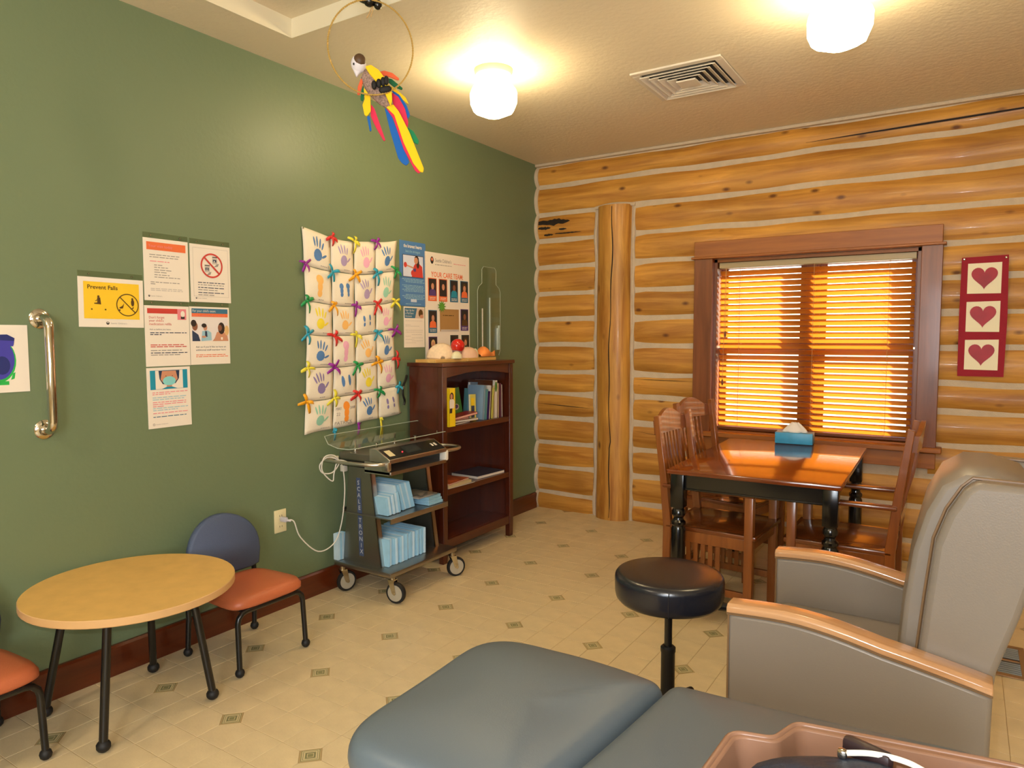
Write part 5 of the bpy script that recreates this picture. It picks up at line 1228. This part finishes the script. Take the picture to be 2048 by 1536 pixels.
# ================================================================== STOOL
st = thing('rolling_stool', 'round black padded rolling stool', 'stool', (2.135, 2.300, 0))
mb = MB(); mb.lathe([(.02, .500), (.150, .500), (.172, .506), (.182, .518), (.1855, .535), (.1865, .580), (.1845, .592), (.178, .600), (.165, .604), (.10, .607), (.0, .608)], (0, 0, 0), STOOLV, 48); sc_ = mb.build('seat', st, ang=50)
mb = MB(); sw = Vector((CAM.x - 2.135, CAM.y - 2.3, 0)).normalized(); mb.tube([sw * .1862 + Vector((0, 0, z)) for z in (.512, .535, .58, .594)], .0016, STOOLV, 6); mb.build('side_seam', sc_)
mb = MB(); mb.lathe([(.055, .468), (.075, .478), (.080, .500)], (0, 0, 0), BLACKP, 20); mb.b2((-.085, -.03, .482), (.085, .03, .500), BLACKP); mb.build('mounting_plate', st, bevel=.002)
mb = MB(); mb.cyl((0, 0, .30), (0, 0, .475), .0135, BLACKM, n=16); mb.build('piston', st)
mb = MB(); mb.lathe([(.024, .11), (.024, .318), (.026, .322), (.026, .336), (.020, .342)], (0, 0, 0), BLACKP, 20); mb.build('column', st)
mb = MB(); ld = Vector((cr.x, cr.y, 0)).normalized(); e0 = ld * .03 + Vector((0, 0, .484)); e1 = ld * .175 + Vector((0, 0, .486)); e2 = ld * .215 + Vector((0, 0, .475))
mb.tube([e0, e1], .005, BLACKM, 8); mb.tube([ld * .165 + Vector((0, 0, .492)), e1 + Vector((0, 0, -.002)), e2], .014, BLACKP, 10, rs=[.010, .017, .012]); mb.build('height_lever', st)
for k in range(5):
    a_ = 2 * PI * k / 5 + .3; d_ = Vector((math.cos(a_), math.sin(a_), 0))
    mb = MB(); mb.tube([d_ * .02 + Vector((0, 0, .115)), d_ * .14 + Vector((0, 0, .10)), d_ * .245 + Vector((0, 0, .075))], .016, BLACKP, 10, rs=[.024, .019, .013]); lg = mb.build('base_arm', st)
    q = MB(); q.cyl(d_ * .245 + Vector((0, 0, .075)), d_ * .245 + Vector((0, 0, .045)), .008, CHROME, n=8)
    for s_ in (-1, 1):
        n_ = Vector((-d_.y, d_.x, 0)); q.cyl(d_ * .245 + n_ * (s_ * .006) + Vector((0, 0, .025)), d_ * .245 + n_ * (s_ * .020) + Vector((0, 0, .025)), .025, BLACKP, n=16)
    q.build('caster', lg)

# ================================================================== RECLINER
rc = thing('recliner', 'taupe vinyl recliner armchair with curved maple arm caps', 'armchair', (0, 0, 0))
def arm_top(x):   # cap height along the arm
    t2 = (x - 2.430) / (3.055 - 2.430); return .668 + .010 * math.sin(PI * min(1, t2 * 1.6)) - .068 * max(0, t2 - .22) ** 1.5 / (.78 ** 1.5) 
for (y0, y1, near) in ((1.95, 2.015, True), (2.545, 2.61, False)):
    n = 16; xs = [2.432 + (3.055 - 2.432) * i / n for i in range(n + 1)]
    mb = MB(); outl = [(x, arm_top(x) - .030) for x in xs]
    mb.prism([(2.436, .13)] + outl + [(3.050, .16)], y0 + .006, y1 - .006, TAUPE, 'xz'); ap = mb.build('arm_panel', rc, bevel=.012)
    mb = MB(); vs = []
    for x in xs:
        zt = arm_top(x)
        vs += [(x, y0 - .004, zt - .025), (x, y0 - .004, zt - .009), (x, y0 + .006, zt), (x, y1 - .006, zt), (x, y1 + .004, zt - .010), (x, y1 + .004, zt - .028)]
    fs = [(6 * i + k, 6 * i + (k + 1) % 6, 6 * i + 6 + (k + 1) % 6, 6 * i + 6 + k) for i in range(n) for k in range(6)] + [tuple(range(6)), tuple(reversed(range(6 * n, 6 * n + 6)))]
    mb.add(vs, fs, MAPLE); tag(mb.build('arm_cap', rc, ang=50, bevel=.003), 'pale maple arm cap')
    mb = MB(); mb.tube([(x, y0 + .004, arm_top(x) - .030) for x in xs], .003, TAUPEP, 6); mb.tube([(2.436, y0 + .006, .13), (2.436, y0 + .006, .635)], .003, TAUPEP, 6); mb.build('piping', ap)
mb = MB(); mb.rbox((2.69, 2.28, .43), (.50, .530, .14), TAUPE, .045, 4); mb.build('seat_cushion', rc, ang=60)
mb = MB(); mb.rbox((2.73, 2.28, .22), (.58, .53, .20), TAUPE, .02, 2); mb.build('seat_base', rc)
# back: side profile (x, z), core plus bulging cushion face
bk = [(2.880, .36), (2.897, .60), (2.910, .75), (2.925, .90), (2.950, .98), (2.982, 1.040), (3.005, 1.064), (3.17, 1.060), (3.152, .95), (3.105, .75), (3.062, .60), (3.035, .36)]
mb = MB(); mb.prism(bk, 2.018, 2.085, TAUPE, 'xz'); mb.build('back_side', rc, bevel=.016)
mb = MB(); mb.prism(bk, 2.475, 2.542, TAUPE, 'xz'); mb.build('back_side', rc, bevel=.016)
mb = MB()
cush = [(2.850, .42), (2.840, .56), (2.850, .72), (2.866, .86), (2.892, .98), (2.925, 1.052), (2.975, 1.086), (3.040, 1.088), (3.110, 1.066), (3.15, 1.01), (3.11, .78), (3.04, .45)]
ny = 12; vs = []
for j in range(ny + 1):
    v = j / ny; s_ = 1 - abs(2 * v - 1) ** 5; y = 2.085 + .390 * v
    for (x, z) in cush: cx0, cz0 = 3.0, .75; vs.append((x + (.012 * (1 - s_) if x < 3.0 else -.012 * (1 - s_)), y, z - (.020 * (1 - s_) if z > .9 else 0)))
m_ = len(cush); mb.add(vs, [(j * m_ + k, j * m_ + (k + 1) % m_, (j + 1) * m_ + (k + 1) % m_, (j + 1) * m_ + k) for j in range(ny) for k in range(m_)] + [tuple(range(m_)), tuple(reversed(range(ny * m_, (ny + 1) * m_)))], TAUPE)
mb.build('back_cushion', rc, ang=60, bevel=.01)
for y in (2.085, 2.475): mb = MB(); mb.tube([(x - .006, y, z) for x, z in bk[:8]], .0042, TAUPEP, 6); mb.build('piping', rc)
for (x, y) in ((2.50, 2.02), (2.50, 2.54), (2.98, 2.02), (2.98, 2.54)):
    mb = MB(); mb.rbox((x, y, .115), (.04, .04, .05), BLACKP, .004); mb.cyl((x, y - .012, .045), (x, y + .012, .045), .045, RUBBER, n=20); mb.build('caster', rc)
mb = MB(); mb.rbox((3.03, 2.28, .32), (.05, .50, .36), TAUPE, .02, 2); mb.build('rear_panel', rc)

# ================================================================== EXAM TABLE
et = thing('exam_table', 'slate blue vinyl exam table in the foreground', 'exam table', (0, 0, 0))
def padshape(outline, zt, th, name, crown=0.010, er=.030, dip=None):
    """soft rounded pad from a closed outline"""
    mb = MB(); n = len(outline); cx_ = sum(p[0] for p in outline) / n; cy_ = sum(p[1] for p in outline) / n
    levels = [(-er * 0.9, -th), (-.006, -th * .90), (0.0, -th * .70), (0.0, -er * 1.0), (-er * .08, -er * .62), (-er * .30, -er * .28), (-er * .65, -er * .08), (-er * 1.1, 0.0), (-.09, crown * .5), (-.16, crown), ]
    vs = []
    for (off, dz) in levels:
        for (x, y) in outline:
            d_ = Vector((x - cx_, y - cy_)); L_ = d_.length; k = (L_ + off) / L_; vs.append((cx_ + d_.x * k, cy_ + d_.y * k, zt + dz))
    vs.append((cx_, cy_, zt + crown)); K = len(levels)
    fs = [(k * n + i, k * n + (i + 1) % n, (k + 1) * n + (i + 1) % n, (k + 1) * n + i) for k in range(K - 1) for i in range(n)]
    fs += [tuple(reversed(range(n)))] + [((K - 1) * n + i, (K - 1) * n + (i + 1) % n, K * n) for i in range(n)]
    if dip: vs = [(x, y, z + dip(x, y)) for x, y, z in vs]
    mb.add(vs, fs, VINYL); return mb
def rounded(poly, r, seg=6):
    out = []; n = len(poly)
    rs = r if hasattr(r, '__len__') else [r] * n
    for i in range(n):
        p = Vector(poly[i]); a = Vector(poly[i - 1]); b = Vector(poly[(i + 1) % n]); rr_ = rs[i]
        p0 = p + (a - p).normalized() * rr_; p1 = p + (b - p).normalized() * rr_
        for k in range(seg + 1):
            t2 = k / seg; out.append(tuple(p0 * (1 - t2) ** 2 + p * 2 * t2 * (1 - t2) + p1 * t2 ** 2))
    return out
def dens(poly, step=.04):
    out = []
    for i in range(len(poly)):
        a = Vector(poly[i]); b = Vector(poly[(i + 1) % len(poly)]); L_ = (b - a).length; k = max(1, int(L_ / step))
        for q in range(k): out.append(tuple(a + (b - a) * (q / k)))
    return out
o1 = dens(rounded([(1.925, .925), (2.345, .945), (2.405, 1.560), (1.905, 1.530)], [.13, .03, .03, .14]))
padshape(o1, .628, .085, 'pad', .012, .045, dip=lambda x, y: -.018 * max(0, (x - 2.15) / .22) ** 2).build('leg_pad', et, ang=70, sub=1)
o2 = dens(rounded([(2.352, .945), (3.10, .965), (3.13, 1.625), (2.412, 1.562)], [.03, .13, .14, .03]))
padshape(o2, .612, .085, 'pad', .010, .045).build('seat_pad', et, ang=70, sub=1)
mb = MB(); mb.b2((1.99, 1.00, .515), (3.06, 1.50, .545), BLACKP); mb.build('pad_frame', et, bevel=.004)
mb = MB(); mb.b2((2.15, 1.05, .06), (3.02, 1.46, .515), mat('exam_base_laminate', (176, 150, 108), .5)); mb.b2((2.19, 1.09, 0), (2.98, 1.42, .06), BLACKP); mb.build('base_cabinet', et, bevel=.006)

# bin with navy bag on the exam table
BIN = mat('tan_pink_plastic', (140, 104, 82), .3, spec=.5, var=.04, vscale=6)
bn = thing('plastic_bin', 'tan plastic bin at the lower right on the exam table', 'bin', (0, 0, 0))
zr = .738; zf = .625
rim = [(2.640, .860), (2.656, 1.188), (2.722, 1.206), (2.744, 1.276), (3.10, 1.342), (3.13, .88)]
rim = rounded(rim, [.03, .02, .014, .016, .04, .03], 4); cx_, cy_ = 2.89, 1.09
inn = [(cx_ + (x - cx_) * .955, cy_ + (y - cy_) * .925) for x, y in rim]; bot = [(cx_ + (x - cx_) * .86, cy_ + (y - cy_) * .82) for x, y in rim]; n = len(rim)
vs = []
for lst, z in ((bot, zf), (rim, zr - .016), (rim, zr), (inn, zr), (bot, zf + .006)):
    vs += [(x, y, z) for x, y in lst]
fs = [(k * n + i, k * n + (i + 1) % n, (k + 1) * n + (i + 1) % n, (k + 1) * n + i) for k in range(4) for i in range(n)] + [tuple(reversed(range(n))), tuple(range(4 * n, 5 * n))]
mb = MB(); mb.add(vs, fs, BIN); mb.build('tub', bn, ang=40, bevel=.003)
mb = MB(); mb.tube([(x, y, zr - .001) for x, y in rim], .0052, BIN, 8, closed=True); mb.build('rim', bn, ang=70)
NV = mat('navy_nylon', (26, 36, 56), .55, bump=.3, bscale=90)
t = thing('navy_pouch', 'dark navy fabric pouch lying in the tan bin', 'pouch', (2.900, 1.085, .632))
mb = MB(); mb.grid(lambda u, v: (.205 * math.cos(2 * PI * u) * (math.cos(PI * (v - .5)) ** .6 if abs(v - .5) < .499 else 0), .122 * math.sin(2 * PI * u) * (math.cos(PI * (v - .5)) ** .6 if abs(v - .5) < .499 else 0), .074 + .072 * math.sin(PI * (v - .5)) + .003 * math.sin(9 * u * PI)), 26, 12, NV); mb.build('body', t, ang=70)
mb = MB(); mb.tube([(.200 * math.cos(a_), .118 * math.sin(a_), .086 + .003 * math.sin(4.5 * a_)) for a_ in [2 * PI * i / 30 for i in range(30)]], .005, mat('navy_trim', (40, 56, 84), .5), 6, closed=True); mb.build('zip_edge', t)
t = thing('cable', 'thin white tube curving over the navy pouch', 'tube', (0, 0, 0))
mb = MB(); mb.tube(smooth_path([(2.838, 1.158, .776), (2.872, 1.170, .780), (2.912, 1.174, .781), (2.945, 1.166, .778), (3.00, 1.13, .772), (3.05, 1.07, .762)], 6), .0045, WHITEP, 8); mb.build('tubing', t); mb = MB(); mb.rbox((2.834, 1.154, .776), (.014, .014, .014), CHROME, .004); mb.build('connector', t)
t = thing('black_clip', 'small black clip resting at the back of the navy pouch', 'clip', (2.866, 1.186, .752), R(-20)); mb = MB(); mb.rbox((0, 0, .018), (.075, .022, .030), mat('dark_brown_plastic', (46, 32, 34), .4), .008); mb.build('body', t)

# floor register
t = thing('floor_register', 'tan metal floor register with grey louvers near the recliner', 'vent', (3.175, 3.675, .0005))
REG = mat('register_tan', (150, 118, 84), .4, metal=.3)
mb = MB(); 
for a, b in (((-.065, -.18), (.065, -.150)), ((-.065, .150), (.065, .18)), ((-.065, -.15), (-.042, .15)), ((.042, -.15), (.065, .15)), ((-.042, -.008), (.042, .008))): mb.b2((a[0], a[1], 0), (b[0], b[1], .006), REG)
mb.build('frame', t, bevel=.002)
mb = MB(); mb.b2((-.042, -.15, -.0002), (.042, .15, .0008), BLK); mb.build('opening', t)
for k in range(14):
    y = -.139 + k * .0215
    if abs(y) < .012: continue
    mb = MB(); mb.box((0, y, .0035), (.084, .009, .0015), P('louver_grey', (130, 136, 140), .35), Euler((R(25), 0, 0)).to_matrix()); mb.build('louver', t)

# ================================================================== HANGING PARROT
HX, HY, HZ = 0.955, 2.10, 2.552
ANG = math.atan2(.692, .7217)
def w2(du, dv): return (du * .00203, -dv * .00206)          # small offsets measured on the toy itself
ring_t = thing('hoop_perch', 'twisted gold cord hoop hanging from the ceiling', 'hoop', (HX + .012, HY - .012, HZ), ANG)
GOLD = mat('gold_twine', (206, 170, 92), .4, metal=.3, bump=.5, bscale=300)
mb = MB(); N_ = 120; RX, RZ_ = .164, .181
for s_ in (0, PI):
    mb.tube([((RX + .0018 * math.cos(60 * a_ + s_)) * math.cos(a_), .0018 * math.sin(60 * a_ + s_), (RZ_ + .0018 * math.cos(60 * a_ + s_)) * math.sin(a_)) for a_ in [2 * PI * i / 480 for i in range(480)]], .0021, GOLD, 5, closed=True)
mb.build('hoop', ring_t, ang=80)
hk = thing('ceiling_hook', 'black knobbed wooden hook with a twine knot above the hoop', 'hook', (HX, HY, 2.735), ANG)
mb = MB(); mb.tube([(-.10, .02, .050), (-.045, .005, .026), (-.005, 0, .004)], .02, BLACKG, 14, rs=[.020, .024, .020]); mb.ball((-.002, 0, .0), (.024, .022, .021), BLACKG, 16); mb.ball((.030, 0, -.010), (.017, .017, .019), BLACKG, 16); mb.build('knob', hk)
mb = MB(); TW = mat('tan_twine', (196, 160, 108), .8)
mb.tube([(.010, .0, -.002), (.006, .004, -.02), (-.006, .006, -.050), (-.014, .006, -.062)], .0025, TW, 6); mb.tube([(.012, 0, -.004), (.010, .006, -.03), (.002, .010, -.055)], .002, TW, 6); mb.tube([(.012, .0, .012), (.012, .012, .03), (.010, .012, .062)], .002, TW, 6); mb.build('twine', hk)
mb = MB(); mb.tube([(-.08, .014, .045), (-.06, .012, .075)], .006, BLACKM, 8); mb.build('mount', hk)
pr = thing('toy_parrot', 'bright red, yellow and blue toy parrot perched in the hoop', 'toy', (HX - .012, HY + .012, HZ), ANG)
F = {'y': mat('felt_yellow', (250, 206, 10), .8), 'b': mat('felt_blue', (16, 100, 190), .8), 'r': mat('felt_crimson', (222, 44, 84), .8), 'o': mat('felt_orange', (226, 98, 56), .8), 'g': mat('felt_green', (24, 140, 88), .8), 'dg': mat('felt_dark_green', (18, 104, 62), .8), 'bk': mat('felt_black', (24, 22, 22), .7), 'w': mat('felt_white', (226, 220, 226), .8), 'br': mat('felt_brown', (88, 62, 38), .5), 'sp': mat('speckled_cloth', (150, 124, 112), .8, var=.5, vscale=160)}
def L2(p): # crop pixel (in the enlarged crop of the parrot) -> local metres
    X = 640 + p[0] / 5.487 - 742; Y = 60 + p[1] / 5.487 - 92; return w2(X, Y)
def feather(name, pts, col, y, th=.007):
    mb = MB(); P2 = rounded([L2(p) for p in pts], 0.004, 2); mb.prism(P2, y - th / 2, y + th / 2, F[col], 'xz'); return mb.build(name, pr, bevel=.0022)
feather('tail_feather', [(700, 745), (760, 790), (960, 1310), (925, 1345), (880, 1320), (840, 1270), (760, 1000)], 'b', .012)
feather('tail_feather', [(715, 755), (790, 800), (1000, 1330), (1090, 1400), (1060, 1430), (1020, 1400), (900, 1180), (790, 860)], 'r', .002)
feather('tail_feather', [(715, 755), (790, 720), (850, 790), (960, 1000), (1115, 1380), (1105, 1425), (1070, 1415), (1000, 1330), (900, 1120), (800, 830)], 'y', -.009)
feather('wing_feather', [(770, 570), (850, 620), (920, 740), (955, 880), (945, 940), (880, 860), (800, 740)], 'r', .016)
feather('wing_feather', [(770, 540), (860, 590), (940, 700), (975, 800), (950, 840), (920, 780), (860, 660)], 'b', .024)
feather('wing_feather', [(730, 480), (830, 530), (930, 610), (965, 680), (900, 640), (800, 560)], 'y', .030)
feather('wing_feather', [(690, 425), (780, 430), (900, 520), (890, 540), (800, 510)], 'dg', .022)
feather('wing_feather', [(640, 375), (700, 355), (790, 375), (865, 430), (850, 450), (760, 420), (680, 410)], 'o', .014)
feather('tail_feather', [(945, 930), (1010, 970), (1070, 1070), (1060, 1110), (1010, 1090), (960, 1000)], 'g', .020)
feather('wing_feather', [(455, 465), (475, 500), (440, 640), (412, 645), (418, 560)], 'o', -.004)
feather('wing_feather', [(475, 530), (495, 600), (470, 700), (445, 690), (450, 610)], 'dg', .002)
feather('wing_feather', [(480, 560), (550, 650), (553, 800), (510, 858), (485, 845), (465, 740), (490, 680)], 'y', -.002)
feather('wing_feather', [(510, 850), (540, 845), (558, 1000), (538, 1005)], 'b', .006)
feather('wing_feather', [(553, 720), (590, 760), (705, 1090), (685, 1095), (600, 950), (550, 840)], 'r', .010)
def body(name, p0, p1, r0, rm, r1, m_, depth=.6, n=14, y=0.0):
    a = L2(p0); b = L2(p1); mb = MB(); A = Vector((a[0], y, a[1])); B = Vector((b[0], y, b[1])); ax = (B - A); T_ = ax.normalized(); Nn = Vector((T_.z, 0, -T_.x)); vs = []; K = 10
    for i in range(K + 1):
        t2 = i / K; r_ = (1 - t2) ** 2 * r0 + 2 * t2 * (1 - t2) * rm + t2 * t2 * r1
        e = min(1, math.sqrt(max(0, 1 - (2 * t2 - 1) ** 8))); r_ *= max(.12, e)
        for j in range(n): an = 2 * PI * j / n; vs.append(A + ax * t2 + Nn * (r_ * math.cos(an)) + Vector((0, r_ * depth * math.sin(an), 0)))
    fs = [(i * n + j, i * n + (j + 1) % n, (i + 1) * n + (j + 1) % n, (i + 1) * n + j) for i in range(K) for j in range(n)] + [tuple(range(n)), tuple(reversed(range(K * n, K * n + n)))]
    mb.add(vs, fs, m_); return mb.build(name, pr, ang=70)
tag(body('body', (500, 370), (765, 765), .030, .062, .010, F['sp'], .55), 'speckled cloth body')
feather('breast_patch', [(500, 365), (560, 345), (640, 390), (720, 490), (775, 600), (780, 690), (765, 760), (700, 620), (600, 500), (540, 430)], 'y', -.024, .012)
h = L2((430, 320)); mb = MB(); mb.ball((h[0], 0, h[1]), (.030, .026, .036), F['w'], 18); mb.build('head', pr)
bkp = [L2(p) for p in ((352, 330), (380, 400), (408, 462), (440, 420), (475, 385), (430, 330))]; mb = MB(); mb.prism(bkp, -.012, .012, F['w'], 'xz'); mb.build('beak', pr, bevel=.005)
h2 = L2((442, 292)); mb = MB(); mb.ball((h2[0], -.006, h2[1]), (.0250, .0260, .0275), F['br'], 18); mb.build('cap', pr)
e_ = L2((381, 344)); mb = MB(); mb.ball((e_[0], -.024, e_[1]), (.0034, .003, .005), F['bk'], 10); mb.build('eye', pr)
for p in ((590, 555), (640, 535), (685, 515), (720, 500)):
    q = L2(p); mb = MB(); mb.ball((q[0], -.034, q[1]), (.0105, .012, .0185), F['bk'], 12); mb.build('toe', pr)
body('foot', (640, 612), (775, 575), .010, .018, .010, F['bk'], .8, 12, -.034)
